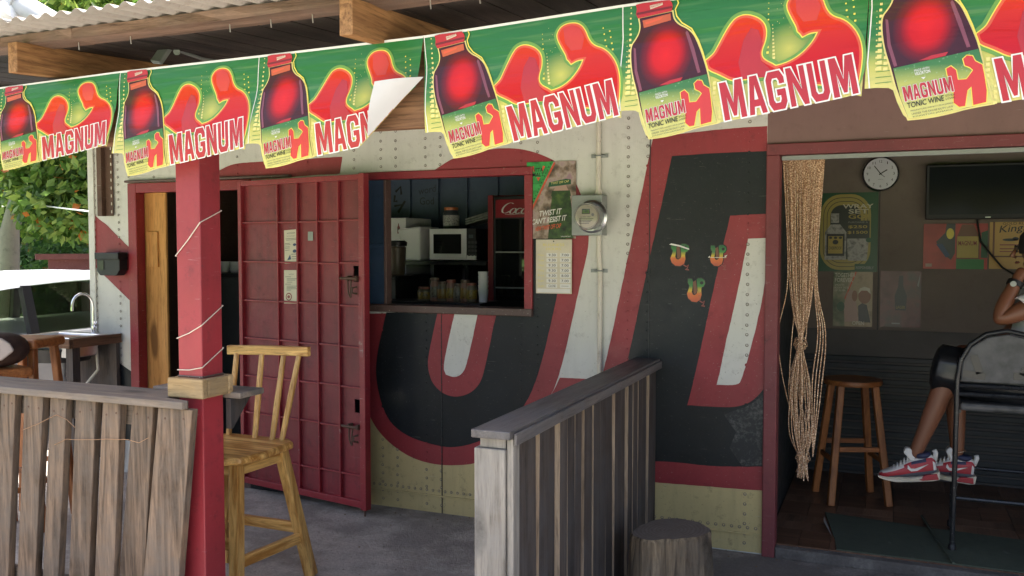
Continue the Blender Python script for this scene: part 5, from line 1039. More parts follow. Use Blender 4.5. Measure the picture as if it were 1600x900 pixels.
sh = [(rect(0, 0, 1, 1), I['tan'], 0), (pg((.05, .25), (.95, .25), (.95, 1), (.05, 1)), I['brown'], 2), (pg((.08, .28), (.92, .28), (.92, 1), (.08, 1)), I['tan'], 3), (txt('Kingston', (.14, .72), (.7, .08), (.03, .2), .005), I['black'], 5), (txt('62', (.56, .62), (.18, .02), (0, .14), .01), I['dkgreen'], 5), (txt('GOLD RUM', (.2, .94), (.4, 0), (0, .05)), I['black'], 5), (rect(.16, .5, .84, .525), I['stamp'], 4), (rect(.16, .42, .84, .44), I['stamp'], 4), (rect(.16, .36, .6, .38), I['stamp'], 4), (ell(.32, .62, .12, .03), I['ink'], 5), (ell(.4, .64, .05, .04), I['ink'], 5)]
tag(flat('rum_label_poster', sh, pmap(1545, 346, 1650, 420), None, step=.0003), 'tan rum poster with flowing script next to the red poster', 'poster')
# gold bead curtain, tied in a knot
gb = bpy.data.materials.new('gold_beads'); gb.use_nodes = True; nt = gb.node_tree; b = nt.nodes['Principled BSDF']
n_ = noise(nt, coords(nt), 190, 2, .5); nt.links.new(ramp(nt, n_, [(.35, srgb(126, 92, 66)), (.52, srgb(200, 158, 122)), (.66, srgb(255, 236, 206))]), b.inputs['Base Color']); b.inputs['Metallic'].default_value = .35; b.inputs['Roughness'].default_value = .32; bump(nt, b, n_, .8, .004)  # pale specks put the bead sparkle into the base colour
bc = thing('bead_curtain', 'gold bead curtain gathered into a knot at the doorway side', 'curtain')
YC = .10; kx = at(1251, 533, YC); kb = at(1254, 745, YC)
def strand(k, n=36):
    u = 1223+66*k/(n-1); top = at(u, 240, YC); pts = [top]; j = rng.normal(size=3)
    lo = k > n-5 or k % 11 == 0
    side = (k/(n-1)-.5)
    m1 = at(1250+(u-1250)*.68, 430, YC); pts += [m1+Vector((0, j[0]*.012, 0))]
    if lo and k > n-5:
        pts += [at(1290-(n-1-k)*4, 520, YC), at(1284-(n-1-k)*5, 600, YC+.01), at(1270, 700+k*.4, YC)]
    elif lo:
        pts += [at(1251+side*70, 520, YC), at(1240+side*30, 600, YC+.01), at(1250, 690, YC)]
    else:
        pts += [at(1251+(u-1251)*.4, 495, YC+.01*j[1]), Vector((kx.x+side*.02, YC+j[0]*.008, kx.z)), Vector((kx.x+side*.10+j[1]*.012, YC+.014*j[2], (kx.z*2+kb.z)/3)), Vector((kx.x+.01+side*.09+j[2]*.012, YC+.014*j[0], (kx.z+kb.z*2)/3)), Vector((kb.x+side*.05+j[0]*.006, YC+.01*j[1], kb.z+.1)), Vector((kb.x+side*.06+j[1]*.006, YC+.01*j[2], kb.z+.01*j[0]))]
    # smooth the polyline
    out = []
    for i in range(len(pts)-1):
        p0, p1, p2, p3 = pts[max(i-1, 0)], pts[i], pts[i+1], pts[min(i+2, len(pts)-1)]
        for s in range(5):
            t = s/5; out.append(.5*((2*p1)+(p2-p0)*t+(2*p0-5*p1+4*p2-p3)*t*t+(3*p1-p0-3*p2+p3)*t**3))
    out.append(pts[-1]); MB().tube(out, .0029, 5, caps=False).build('strand', gb, bc, smooth='all', fix=False)
for k in range(36): strand(k)
for nme, c, r in (('knot', kx, .028), ('knot', Vector((kb.x+.0, YC, kb.z+.115)), .03)):
    for q in range(4):
        pts = [(c.x+r*(1+.25*math.sin(q*2))*math.cos(t+q), YC+r*.6*math.sin(t*1+q), c.z+.018*math.sin(2*t+q)-.008*q) for t in np.linspace(0, 6.0, 16)]
        MB().tube(pts, .0028, 5).build('knot_loop', gb, bc, smooth='all', fix=False)
boxo('header_rod', (at(1221, 240, YC).x, YC-.006, at(1221, 241, YC).z), (at(1292, 240, YC).x, YC+.006, at(1221, 236, YC).z+.01), M['galv'], bc)
# round wooden stool
rs_ = stool((.36, 1.06, ZF), .35, .735, 'round-seated brown wooden bar stool inside the bar room', 'round')
# black metal bar chair
fc = thing('metal_bar_chair', 'chipped black metal bar chair with round padded back', 'chair')
ax_, ay_ = .868, .255; bw = .44
tz = 1.185
arch = [(ax_, ay_, ZF), (ax_+.004, ay_-.01, .5), (ax_+.006, ay_-.015, .93), (ax_+.02, ay_-.015, 1.03), (ax_+.06, ay_-.015, 1.11), (ax_+.13, ay_-.015, 1.165), (ax_+bw/2, ay_-.015, tz), (ax_+bw-.13, ay_-.015, 1.165), (ax_+bw-.06, ay_-.015, 1.11), (ax_+bw-.02, ay_-.015, 1.03), (ax_+bw-.006, ay_-.015, .93), (ax_+bw-.004, ay_-.01, .5), (ax_+bw, ay_, ZF)]
MB().tube(arch, .0125, 10).build('back_frame', M['blackmetal'], fc, smooth=True)
pad = [(ax_+.02, .925), (ax_+.026, 1.02), (ax_+.065, 1.10), (ax_+.135, 1.15), (ax_+bw/2, 1.168), (ax_+bw-.135, 1.15), (ax_+bw-.065, 1.10), (ax_+bw-.026, 1.02), (ax_+bw-.02, .925)]
pdm = flatm('worn_grey_vinyl', (.07, .07, .07, 1), .5, 0, .5, 14)
pad_o = MB().prism(pad, lambda x, z: (x, ay_-.028, z), lambda x, z: (x, ay_+.0, z)).build('back_pad', pdm, fc, bev=.006)
tpm = flatm('black_tape', (.022, .022, .024, 1), .3)
for (x, z, dx, dz) in ((ax_+.075, 1.06, .03, -.09), (ax_+.03, .968, .10, -.012), (ax_+.33, 1.06, -.04, -.09), (ax_+.25, .965, .11, 0)):
    MB().beam((x, ay_-.0295, z), (x+dx, ay_-.0295, z+dz), .035, .0022, (0, 1, 0)).build('tape_patch', tpm, pad_o)
for z in (.905, .862): MB().tube([(ax_+.006, ay_-.015, z), (ax_+bw-.006, ay_-.015, z)], .011, 8).build('back_rail', M['blackmetal'], fc, smooth=True)
MB().box((ax_+.02, ay_+.0, .775), (ax_+bw-.02, ay_+.40, .815)).build('seat', pdm, fc, bev=.015)
for x in (ax_+.02, ax_+bw-.02):
    MB().tube([(x, ay_+.03, .768), (x, ay_+.34, .768), (x+.0, ay_+.44, ZF)], .011, 8).build('front_leg', M['blackmetal'], fc, smooth=True)
for z, y in ((.40, .405), (.33, .01)): MB().tube([(ax_+.01, ay_+y, z), (ax_+bw-.01, ay_+y, z)], .010, 8).build('foot_rail', M['blackmetal'], fc, smooth=True)
for x in (ax_+.01, ax_+bw-.01): MB().tube([(x, ay_-.005, .40), (x, ay_+.405, .40)], .010, 8).build('side_rail', M['blackmetal'], fc, smooth=True)
for p in ((ax_, ay_), (ax_+bw, ay_), (ax_+.02, ay_+.44), (ax_+bw-.02, ay_+.44)): MB().lathe([(.018, 0), (.018, .03), (.014, .036)], 12, (p[0], p[1], ZF)).build('rubber_foot', M['blackplastic'], fc, smooth=True)
# ================================================================ the seated person
skin = bpy.data.materials.new('dark_skin'); skin.use_nodes = True; b = skin.node_tree.nodes['Principled BSDF']; b.inputs['Base Color'].default_value = srgb(118, 76, 54); b.inputs['Roughness'].default_value = .45; b.inputs['Subsurface Weight'].default_value = .05
def skinned(name, verts, edges, radii, mat, parent, root=0, sub=2):
    me = bpy.data.meshes.new(name); me.from_pydata([tuple(v) for v in verts], edges, []); o = bpy.data.objects.new(name, me); C.objects.link(o); me.materials.append(mat)
    o.modifiers.new('skin', 'SKIN'); s = o.modifiers.new('sub', 'SUBSURF'); s.levels = s.render_levels = sub
    sv = me.skin_vertices[0].data
    for i, r in enumerate(radii): sv[i].radius = (r, r) if not isinstance(r, tuple) else r; sv[i].use_root = (i == root)
    o.parent = parent; me.shade_smooth() if me.polygons else None
    o.modifiers['skin'].use_smooth_shade = True
    return o
pe = thing('person', 'person in black shorts and red-white sneakers seated on the metal bar chair', 'person')
hipc = Vector((1.20, .45, .885)); YN, YP = .36, .54
kn1 = Vector((.845, YN, .985)); kn2 = Vector((.86, YP, .97)); an1 = at(1433, 702, YN); an2 = at(1496, 705, YP)
sh_c = Vector((1.30, .46, 1.36)); nk = Vector((1.285, .46, 1.43)); hd = Vector((1.235, .46, 1.56))
s1 = Vector((1.285, .30, 1.345)); s2 = Vector((1.30, .63, 1.345)); el1 = at(1556, 503, .27); wr1 = at(1589, 437, .33); hn1 = at(1601, 420, .36); el2 = Vector((1.12, .68, 1.09)); wr2 = Vector((.96, .58, 1.05))
V = [hipc, hipc.lerp(sh_c, .5)+Vector((.02, 0, 0)), sh_c-Vector((0, 0, .06)), nk, hd, hd+Vector((-.005, 0, .06)), hipc+Vector((-.02, -.085, -.005)), kn1, kn1.lerp(an1, .3)+Vector((.012, 0, 0)), an1, an1+Vector((-.02, 0, -.05)), hipc+Vector((-.02, .085, -.005)), kn2, kn2.lerp(an2, .3)+Vector((.012, 0, 0)), an2, an2+Vector((-.02, 0, -.05)),
     s1, el1, el1.lerp(wr1, .35), wr1, hn1, s2, el2, wr2, wr2+Vector((-.08, -.03, -.01))]
E_ = [(0, 1), (1, 2), (2, 3), (3, 4), (4, 5), (0, 6), (6, 7), (7, 8), (8, 9), (9, 10), (0, 11), (11, 12), (12, 13), (13, 14), (14, 15), (2, 16), (16, 17), (17, 18), (18, 19), (19, 20), (2, 21), (21, 22), (22, 23), (23, 24)]
Rr = [(.13, .15), (.12, .15), (.11, .14), .055, (.09, .078), (.088, .076), .085, .062, .060, .036, .034, .085, .062, .060, .036, .034, .06, .044, .043, .028, .032, .06, .044, .03, .035]
skinned('body', V, E_, Rr, skin, pe)
# fingers of the hand held to the face
for k in range(4):
    b0 = hn1+Vector((.0, .012*k-.018, .012)); f = [b0, b0+Vector((.012, .004, .038)), b0+Vector((.035, .012, .052)), b0+Vector((.052, .016, .042-.004*k))]
    skinned('finger', f, [(0, 1), (1, 2), (2, 3)], [.010, .0095, .009, .007], skin, pe, sub=1)
skinned('thumb', [hn1+Vector((.012, -.02, 0)), hn1+Vector((.035, -.02, .02)), hn1+Vector((.055, -.01, .035))], [(0, 1), (1, 2)], [.012, .0105, .009], skin, pe, sub=1)
hairm = flatm('black_hair', (.012, .01, .009, 1), .8, 0, .3, 60)
MB().lathe([(.01, .115), (.06, .1), (.09, .06), (.098, .0), (.09, -.03)], 20, hd+Vector((.012, 0, .03))).build('hair', hairm, pe, smooth='all')
fcx = hd.x-.086
MB().tube([(fcx-.01, .46, hd.z+.02), (fcx-.025, .46, hd.z-.012), (fcx-.006, .46, hd.z-.018)], [.008, .014, .008], 8).build('nose', skin, pe, smooth='all')
for s in (-1, 1):
    MB().tube([(fcx-.004+.022*math.cos(t)*0-.004, .46+s*.034+.024*math.cos(t), hd.z+.025+.018*math.sin(t)) for t in np.linspace(0, 6.28, 17)], .0022, 5).build('glasses_rim', M['blackplastic'], pe)
    MB().tube([(hd.x-.01, .46+s*.078, hd.z+.02), (hd.x+.008, .46+s*.088, hd.z+.03), (hd.x+.01, .46+s*.086, hd.z-.01), (hd.x-.006, .46+s*.078, hd.z-.025)], .008, 6).build('ear', skin, pe, smooth='all')
MB().tube([(fcx+.002, .435, hd.z-.043), (fcx-.006, .46, hd.z-.045), (fcx+.002, .485, hd.z-.043)], .006, 6).build('mouth', flatm('lips', srgb(110, 60, 52), .5), pe, smooth='all')
clo = flatm('black_shorts_cloth', (.012, .013, .015, 1), .32, 0, .25, 10); shirt = flatm('white_shirt_cloth', (.62, .62, .62, 1), .8, 0, .06, 8)
def shell(name, a, b, ra, rb, mat, n=24, flut=.0, sq_=1.0, sub=6, cap=False):
    d = (b-a).normalized(); up = Vector((0, 0, 1)) if abs(d.z) < .9 else Vector((1, 0, 0)); sx = d.cross(up).normalized(); su = sx.cross(d); vs = []; fs = []
    for i in range(sub+1):
        t = i/sub; c = a.lerp(b, t); r = ra+(rb-ra)*t
        for j in range(n): w = 2*math.pi*j/n; q = r*(1+flut*t*math.sin(7*w+2*t)); vs.append(c+sx*math.cos(w)*q+su*math.sin(w)*q*sq_)
    if cap:
        for e, q in ((.012, .86), (.02, .5), (.022, .1)):
            for j in range(n): w = 2*math.pi*j/n; vs.append(b+d*e+sx*math.cos(w)*rb*q+su*math.sin(w)*rb*q*sq_)
        sub += 3
    for i in range(sub): fs += [(i*n+j, i*n+(j+1) % n, (i+1)*n+(j+1) % n, (i+1)*n+j) for j in range(n)]
    o = MB().add(vs, fs).build(name, mat, pe, smooth='all'); m_ = o.modifiers.new('t', 'SOLIDIFY'); m_.thickness = .004; return o
shell('shorts_leg', hipc+Vector((.05, -.07, -.0)), kn1+Vector((-.06, 0, -.005)), .118, .102, clo, flut=.09, sq_=1.1, cap=True)
shell('shorts_leg', hipc+Vector((.05, .07, -.0)), kn2+Vector((-.06, 0, -.005)), .118, .102, clo, flut=.09, sq_=1.1, cap=True)
shell('shorts_seat', hipc+Vector((.0, 0, -.10)), hipc+Vector((.02, 0, .12)), .165, .17, clo, sq_=.95)
shell('shirt_body', hipc+Vector((.02, 0, .02)), sh_c+Vector((0, 0, .02)), .168, .168, shirt, flut=.02, sq_=.8, sub=8)
shell('shirt_shoulder', sh_c+Vector((0, 0, .0)), nk+Vector((0, 0, .0)), .17, .065, shirt, sq_=.8)
shell('shirt_sleeve', s1+Vector((.0, .05, .0)), s1.lerp(el1, .55), .078, .072, shirt, flut=.05)
shell('shirt_sleeve', s2+Vector((.0, -.05, .0)), s2.lerp(el2, .55), .078, .072, shirt, flut=.05)
wd = (wr1-el1).normalized(); MB().tube([wr1-wd*.035, wr1-wd*.01], .037, 14).build('watch_strap', M['blackplastic'], pe, smooth=True)
wp_ = wr1-wd*.022+Vector((-.01, -.034, .0)); MB().tube([wp_, wp_+Vector((-.002, -.008, 0))], .014, 14).build('watch_case', M['galv'], pe, smooth=True)
MB().tube([an2+Vector((.038*math.cos(t), .038*math.sin(t), .008*math.cos(t))) for t in np.linspace(0, 6.28, 20)], .0025, 5).build('ankle_chain', gb, pe)
# sneakers
sc_w, sc_r, sc_g, sc_n, sc_c = flatm('sneaker_white', (.62, .6, .56, 1), .5), flatm('sneaker_red', (.34, .02, .03, 1), .5), flatm('sneaker_grey', (.075, .08, .1, 1), .6), flatm('sneaker_navy', (.02, .024, .06, 1), .6), flatm('sneaker_sole', (.55, .5, .4, 1), .6)
def sneaker(name, ank, tilt, yaw, label):
    o = bpy.data.objects.new(name, None); C.objects.link(o); o.parent = pe; o['label'] = label
    o.location = ank+Vector((0, 0, -.012)); o.rotation_euler = (0, tilt, yaw)
    L0, L1 = .075, -.205                          # heel, toe along local x
    secs = [(.075, .026, -.085, -.015), (.06, .036, -.092, .02), (.03, .04, -.094, .012), (-.01, .042, -.094, .005), (-.045, .044, -.094, .0), (-.08, .046, -.094, -.018), (-.12, .048, -.092, -.036), (-.16, .046, -.09, -.048), (-.19, .034, -.086, -.056), (-.208, .014, -.08, -.066)]
    n = 16; vs = []; fs = []; mi = []; mb = MB()
    for x, w, zb, zt in secs:
        for j in range(n):
            a = 2*math.pi*j/n; c, s = math.cos(a), math.sin(a)
            vs.append((x, w*math.copysign(abs(c)**.6, c)*(1 if s < .3 else 1-.25*(s-.3)), (zb+zt)/2+(zt-zb)/2*math.copysign(abs(s)**.75, s)))
    mats = [sc_w, sc_r, sc_g, sc_n]
    for i in range(len(secs)-1):
        for j in range(n):
            s = math.sin(2*math.pi*(j+.5)/n); k = 0
            if s < -.6: k = 2
            elif s < -.35: k = 2 if i < 7 else 1
            elif s < .45: k = 1 if i not in (0, 7, 8) else (0 if i == 0 else 1)
            elif s < .8: k = 0 if i in (5, 6, 7) else (3 if i in (2, 3) else 1)
            fs.append((i*n+j, i*n+(j+1) % n, (i+1)*n+(j+1) % n, (i+1)*n+j)); mi.append(k)
    fs += [tuple(range(n))[::-1], tuple(range((len(secs)-1)*n, len(secs)*n))]; mi += [1, 1]
    mb.add(vs, fs); mb.mi = mi; u = mb.build('upper', mats, o, smooth='all'); ss = u.modifiers.new('s', 'SUBSURF'); ss.levels = ss.render_levels = 2
    sole = [(.085, -.068), (.082, -.112), (.05, -.118), (-.06, -.117), (-.13, -.113), (-.18, -.104), (-.212, -.088), (-.215, -.076), (-.17, -.085), (-.06, -.092), (.02, -.088)]
    MB().prism(sole, lambda x, z: (x, -.045 if x > -.16 else -.03, z), lambda x, z: (x, .045 if x > -.16 else .03, z)).build('sole', sc_c, o, bev=.006)
    MB().prism([(.07, -.078), (.075, -.110), (.0, -.112), (-.02, -.106), (.01, -.085)], lambda x, z: (x, -.0475, z), lambda x, z: (x, .0475, z)).build('heel_cushion', sc_r, o, bev=.003)
    MB().prism([(-.045, -.01), (-.075, .035), (-.06, .06), (-.035, .052), (-.02, .0)], lambda x, z: (x, -.024, z), lambda x, z: (x, .024, z)).build('tongue', sc_w, o, bev=.006)
    for k in range(5):
        x = -.055-.018*k; z = .004-.0105*k; MB().tube([(x-.006, -.032, z-.012), (x, 0, z+.006), (x-.006, .032, z-.012)], .0042, 6).build('lace', sc_w, o, smooth='all')
    for s in (-1, 1):
        sw = [(.035, -.028), (-.02, -.058), (-.05, -.06), (-.066, -.045), (-.062, -.026), (-.05, -.045), (-.03, -.047)]
        MB().prism(sw, lambda x, z: (x, s*.0395, z), lambda x, z: (x, s*.0465, z)).build('swoosh', sc_w, o)
    MB().lathe([(.034, 0), (.042, .012), (.04, .024), (.03, .028)], 16, (.015, 0, .0)).build('collar', sc_n, o, smooth='all')
    MB().tube([(.07, 0, -.02), (.08, 0, .02), (.074, 0, .035)], .012, 8).build('heel_tab', sc_w, o, smooth='all')
sneaker('sneaker', Vector((an1.x+.012, YN, an1.z-.03)), math.radians(-8), .05, 'red white and navy sneaker, toe pointing left')
sneaker('sneaker', Vector((an2.x+.012, YP, an2.z-.03)), math.radians(6), .05, 'red white and navy sneaker behind the chair leg')
# ================================================================ parked car beyond the container
car = thing('parked_car', 'silver white hatchback with dark windows parked beyond the container', 'car')
cpaint = flatm('silver_car_paint', (.42, .44, .48, 1), .22, .2, .03, 6); roofm = flatm('white_car_roof', (.42, .45, .5, 1), .25, 0, .02)
tint = flatm('tinted_car_glass', (.012, .016, .012, 1), .03, 0, .05, 4, 1.0); clr = bpy.data.materials.new('clear_car_glass'); clr.use_nodes = True; nt = clr.node_tree
tb_ = nt.nodes.new('ShaderNodeBsdfTransparent'); gb_ = nt.nodes.new('ShaderNodeBsdfGlossy'); gb_.inputs['Roughness'].default_value = .02; mx_ = nt.nodes.new('ShaderNodeMixShader'); mx_.inputs[0].default_value = .03; nt.links.new(tb_.outputs[0], mx_.inputs[1]); nt.links.new(gb_.outputs[0], mx_.inputs[2]); nt.links.new(mx_.outputs[0], nt.nodes['Material Output'].inputs[0])
tint = clr.copy(); tint.name = 'smoked_car_glass'; [setattr(n.inputs[0], 'default_value', (.55, .6, .5, 1)) for n in tint.node_tree.nodes if n.type == 'BSDF_TRANSPARENT']
CX1, CX0 = -5.80, -7.45
low = [(-1.75, .35), (-1.75, .62), (-1.6, .74), (-.75, .88), (2.35, .90), (2.4, .6), (2.38, .3), (1.95, .3), (1.85, .5), (1.6, .58), (1.35, .5), (1.25, .3), (-.65, .25), (-.75, .5), (-1.0, .58), (-1.25, .5), (-1.35, .3)]
MB().prism(low, lambda y, z: (CX0, y, z), lambda y, z: (CX1, y, z)).build('body', cpaint, car, bev=.04)
rl = lambda y: float(np.interp(y, [-.25, .0, .4, .9, 1.5, 2.1, 2.3], [1.19, 1.265, 1.315, 1.345, 1.355, 1.32, 1.25]))
ys = [-.25, -.1, .1, .3, .5, .8, 1.2, 1.6, 2.0, 2.3]; vs = []; fs = []
for y in ys:
    z = rl(y); vs += [(CX0+.14, y, z-.05), (CX0+.17, y, z-.005), (CX0+.4, y, z+.02), (CX1-.4, y, z+.02), (CX1-.17, y, z-.005), (CX1-.14, y, z-.05)]
for i in range(len(ys)-1): fs += [(6*i+j, 6*i+j+1, 6*i+7+j, 6*i+6+j) for j in range(5)]+[(6*i+5, 6*i, 6*i+6, 6*i+11)]
fs += [tuple(range(6)), tuple(range(6*len(ys)-6, 6*len(ys)))[::-1]]
MB().add(vs, fs).build('roof', roofm, car, smooth=True)
for s, xb, xt in ((1, CX1-.03, CX1-.15), (-1, CX0+.03, CX0+.15)):
    def pt(y, z, o=0): t = (z-.9)/.48; return (xb+(xt-xb)*t+o*s, y, z)
    for y0, y1, yb0, yb1 in ((-.28, -.2, -.98, -.86), (.42, .50, .42, .5), (1.42, 1.5, 1.46, 1.54), (2.2, 2.3, 2.28, 2.38)):
        z1 = rl(min(max(y0, -.25), 2.3))-.04
        MB().prism([(yb0, .885), (yb1, .885), (y1, z1), (y0, z1)], lambda y, z: pt(y, z, .004), lambda y, z: pt(y, z, -.05)).build('pillar', M['blackplastic'], car)
    for k, (a0, a1, b0, b1) in enumerate(((-.86, .42, -.2, .42), (.5, 1.46, .5, 1.42), (1.54, 2.28, 1.5, 2.2))):
        pp = [(a0, .885), (a1, .885)]+[(y, rl(y)-.045) for y in np.linspace(b1, b0, 6)]
        MB().prism(pp, lambda y, z: pt(y, z, -.010), lambda y, z: pt(y, z, -.014)).build('window', clr if k == 0 else tint, car)
    for y in (.35, 1.35): MB().tube([((CX1+.03) if s > 0 else CX0-.03, y-.16, .78), ((CX1+.03) if s > 0 else CX0-.03, y, .785)], .014, 8).build('door_handle', M['chrome'], car, smooth=True)
    MB().lathe([(.02, 0), (.09, .02), (.1, .06), (.08, .1)], 14, ((CX1+.06) if s > 0 else CX0-.06, -.62, .93)).build('wing_mirror', M['blackplastic'], car, smooth='all')
    for y in (-1.0, 1.6):
        w = MB().lathe([(.2, -.1), (.31, -.09), (.315, 0), (.31, .09), (.2, .1)], 24, (CX1-.10 if s > 0 else CX0+.10, y, .315), 'x').build('wheel', flatm('tyre', (.02, .02, .02, 1), .8) if not bpy.data.materials.get('tyre') else bpy.data.materials['tyre'], car, smooth=True)
        MB().lathe([(.19, -.101), (.19, .101)], 20, (CX1-.10 if s > 0 else CX0+.10, y, .315), 'x').build('rim', M['steel'], w, smooth=True)
MB().add([(CX0+.1, -.9, .9), (CX1-.1, -.9, .9), (CX1-.2, -.26, 1.18), (CX0+.2, -.26, 1.18)], [(0, 1, 2, 3)]).build('windscreen', clr, car, fix=False)
MB().add([(CX0+.1, 2.36, .9), (CX1-.1, 2.36, .9), (CX1-.2, 2.28, 1.23), (CX0+.2, 2.28, 1.23)], [(0, 1, 2, 3)]).build('rear_window', tint, car, fix=False)
for x in (CX0+.3, CX1-.3-.2):
    MB().box((x-.14, -1.78, .58), (x+.2, -1.74, .7)).build('headlight', M['glass'], car, bev=.02)
# ================================================================ rusty beam, rail fence, wire, pipe
rbm = thing('steel_beam', 'rusty red flanged beam on a stout column behind the car', 'beam')
e0 = at(55, 405, 3.2); ang = .0
dirv = Vector((.62, .78, 0)); a = Vector((e0.x, 3.2, e0.z)); b = a+dirv*3.0
MB().beam(a+Vector((0, 0, .03)), b+Vector((0, 0, .03)), .3, .07).build('top_flange', M['rust_red'], rbm, bev=.004)
MB().beam(a+dirv*.14-Vector((0, 0, .09)), b-Vector((0, 0, .09)), .14, .17).build('web', M['rust_red'], rbm, bev=.004)
MB().beam(a+dirv*.6-Vector((0, 0, 1.6)), a+dirv*.6-Vector((0, 0, .176)), .2, .2, (0, 1, 0)).build('column', M['rust_red'], rbm)
rf = thing('rail_fence', 'pale two-rail fence across the sunny grass', 'fence'); fm_ = flatm('pale_fence_paint', (.5, .44, .26, 1), .7)
for z in (.62, .95): MB().tube([(-17, -1.5, z), (-12.5, 9, z)], .04, 8).build('rail', fm_, rf)
for k in range(6): t = k/5; MB().tube([(-17+4.5*t, -1.5+10.5*t, 0), (-17+4.5*t, -1.5+10.5*t, 1.02)], .05, 8).build('post', fm_, rf)
tag(MB().tube([at(40, 318, 3.0), at(95, 325, 2.2), at(147, 331, 1.2), (-4.66, .5, 2.0)], .008, 6).build('service_wire', M['whiteplastic'], None, smooth=True), 'thin pale service wire strung from trees to container', 'wire')
pp_ = thing('roof_pipe', 'fat grey pipe with coupling rising over the roof edge', 'pipe')
a = at(-60, 75, -1.2); b = at(18, 10, -1.2); c = at(75, 22, -1.0)
a = at(-30, -60, -1.9); b = at(30, 5, -1.9); c = at(85, 38, -1.9)
gp = flatm('grey_pipe_plastic', (.42, .43, .44, 1), .4)
MB().tube([a, b, c], .05, 18).build('pipe', gp, pp_, smooth=True)
MB().tube([a.lerp(b, .55), b.lerp(c, .1)], .06, 18).build('coupling', gp, pp_, smooth=True)
MB().tube([at(-30, 60, -1.95), at(14, 18, -1.95), at(22, 8, -1.9)], .045, 18).build('branch_pipe', M['whiteplastic'], pp_, smooth=True)
# ================================================================ vegetation
def leafmat(name, dark, mid, light, trans=.5):
    m, nt, b = nm(name); at_ = nt.nodes.new('ShaderNodeAttribute'); at_.attribute_name = 'leafrand'; c = ramp(nt, at_.outputs['Fac'], [(0, dark), (.5, mid), (.975, light), (.99, srgb(190, 110, 50))])
    nt.links.new(c, b.inputs['Base Color']); b.inputs['Roughness'].default_value = .45
    tr = nd(nt, 'ShaderNodeBsdfTranslucent', {'Color': c}); mx = nd(nt, 'ShaderNodeMixShader', {0: trans}); nt.links.new(b.outputs[0], mx.inputs[1]); nt.links.new(tr.outputs[0], mx.inputs[2]); nt.links.new(mx.outputs[0], nt.nodes['Material Output'].inputs[0]); return m
LM = [leafmat('broad_green_leaves', (.05, .11, .018), (.13, .23, .04), (.30, .38, .08)), leafmat('dark_leaves', (.018, .045, .014), (.035, .08, .02), (.08, .14, .035)), leafmat('hedge_leaves', (.04, .10, .03), (.09, .18, .05), (.16, .26, .09))]
def leaves(name, clumps, n, size, mat, parent, shell_=.55):
    cs_ = np.array([c[:3] for c in clumps]); rs2 = np.array([c[3:6] for c in clumps]); w = np.prod(rs2, axis=1)**.67; idx = rng.choice(len(clumps), n, p=w/w.sum())
    d = rng.normal(size=(n, 3)); d /= np.linalg.norm(d, axis=1)[:, None]; r = shell_+(1-shell_)*rng.random(n)**.6; r *= 1+.15*rng.normal(size=n)
    p = cs_[idx]+d*rs2[idx]*r[:, None]; dx = rng.normal(size=(n, 3)); dx[:, 2] -= .4; dx /= np.linalg.norm(dx, axis=1)[:, None]; up = rng.normal(size=(n, 3))*.7+d*.5+np.array((0, 0, .8)); dy = np.cross(up, dx); dy /= np.linalg.norm(dy, axis=1)[:, None]+1e-9
    nz = np.cross(dx, dy); s = size*(.6+.8*rng.random(n))[:, None]
    v = np.stack([p, p+dx*s*.5+dy*s*.28-nz*s*.05, p+dx*s, p+dx*s*.5-dy*s*.28-nz*s*.05], 1).reshape(-1, 3)
    me = bpy.data.meshes.new(name); me.from_pydata(v.tolist(), [], (np.arange(n)[:, None]*4+np.arange(4)).tolist()); me.materials.append(mat)
    at_ = me.attributes.new('leafrand', 'FLOAT', 'FACE'); at_.data.foreach_set('value', rng.random(n).astype(np.float32))
    o = bpy.data.objects.new(name, me); C.objects.link(o); o.parent = parent; return o
bark = paint('pale_bark', (.24, .21, .17, 1), (.08, .07, .055, 1), .7, .8, .25, .8, bmp=.6)
def tree(label, base, limbs, clumps, n, size, mi, name='broadleaf_tree'):
    t = thing(name, label, 'tree', base); inv = Vector(base)
    mb = MB()
    for pts, r0, r1 in limbs: mb.tube([Vector(p)-inv for p in pts], [r0+(r1-r0)*i/(len(pts)-1) for i in range(len(pts))], 9)
    mb.build('trunk', bark, t, smooth='all'); leaves('crown', [tuple(Vector(c[:3])-inv)+tuple(c[3:]) for c in clumps], n, size, LM[mi], t)
def clump_field(u0, u1, v0, v1, y0, y1, k, r): 
    out = []
    for _ in range(k):
        y = y0+(y1-y0)*rng.random(); p = at(u0+(u1-u0)*rng.random(), v0+(v1-v0)*rng.random(), y); rr_ = r*(.6+.8*rng.random()); out.append((p.x, p.y, p.z, rr_, rr_, rr_*.7))
    return out
A = lambda u, v, y: tuple(at(u, v, y))
Y1_ = 3.6
b1 = at(10, 430, Y1_)
tree('almond tree with pale leaning trunk and broad sunlit leaves', (b1.x, Y1_, 0), [([(b1.x, Y1_, 0), A(15, 360, Y1_), A(28, 310, Y1_), A(42, 250, Y1_), A(60, 120, Y1_), A(90, -60, Y1_)], .13, .07), ([A(20, 335, Y1_), A(60, 290, Y1_-.2), A(105, 245, Y1_-.3), A(150, 190, Y1_-.5)], .03, .015), ([A(24, 320, Y1_), A(70, 290, Y1_+.3), A(95, 250, Y1_+.4), A(130, 200, Y1_+.4)], .025, .012)],
     clump_field(30, 140, 240, 345, 2.6, 4.6, 26, .42)+clump_field(-20, 330, -70, 40, 2.5, 5.5, 40, .45)+clump_field(-120, 160, 90, 240, 2.6, 5.0, 22, .55), 42000, .12, 0)
b2 = at(0, 420, 5.2)
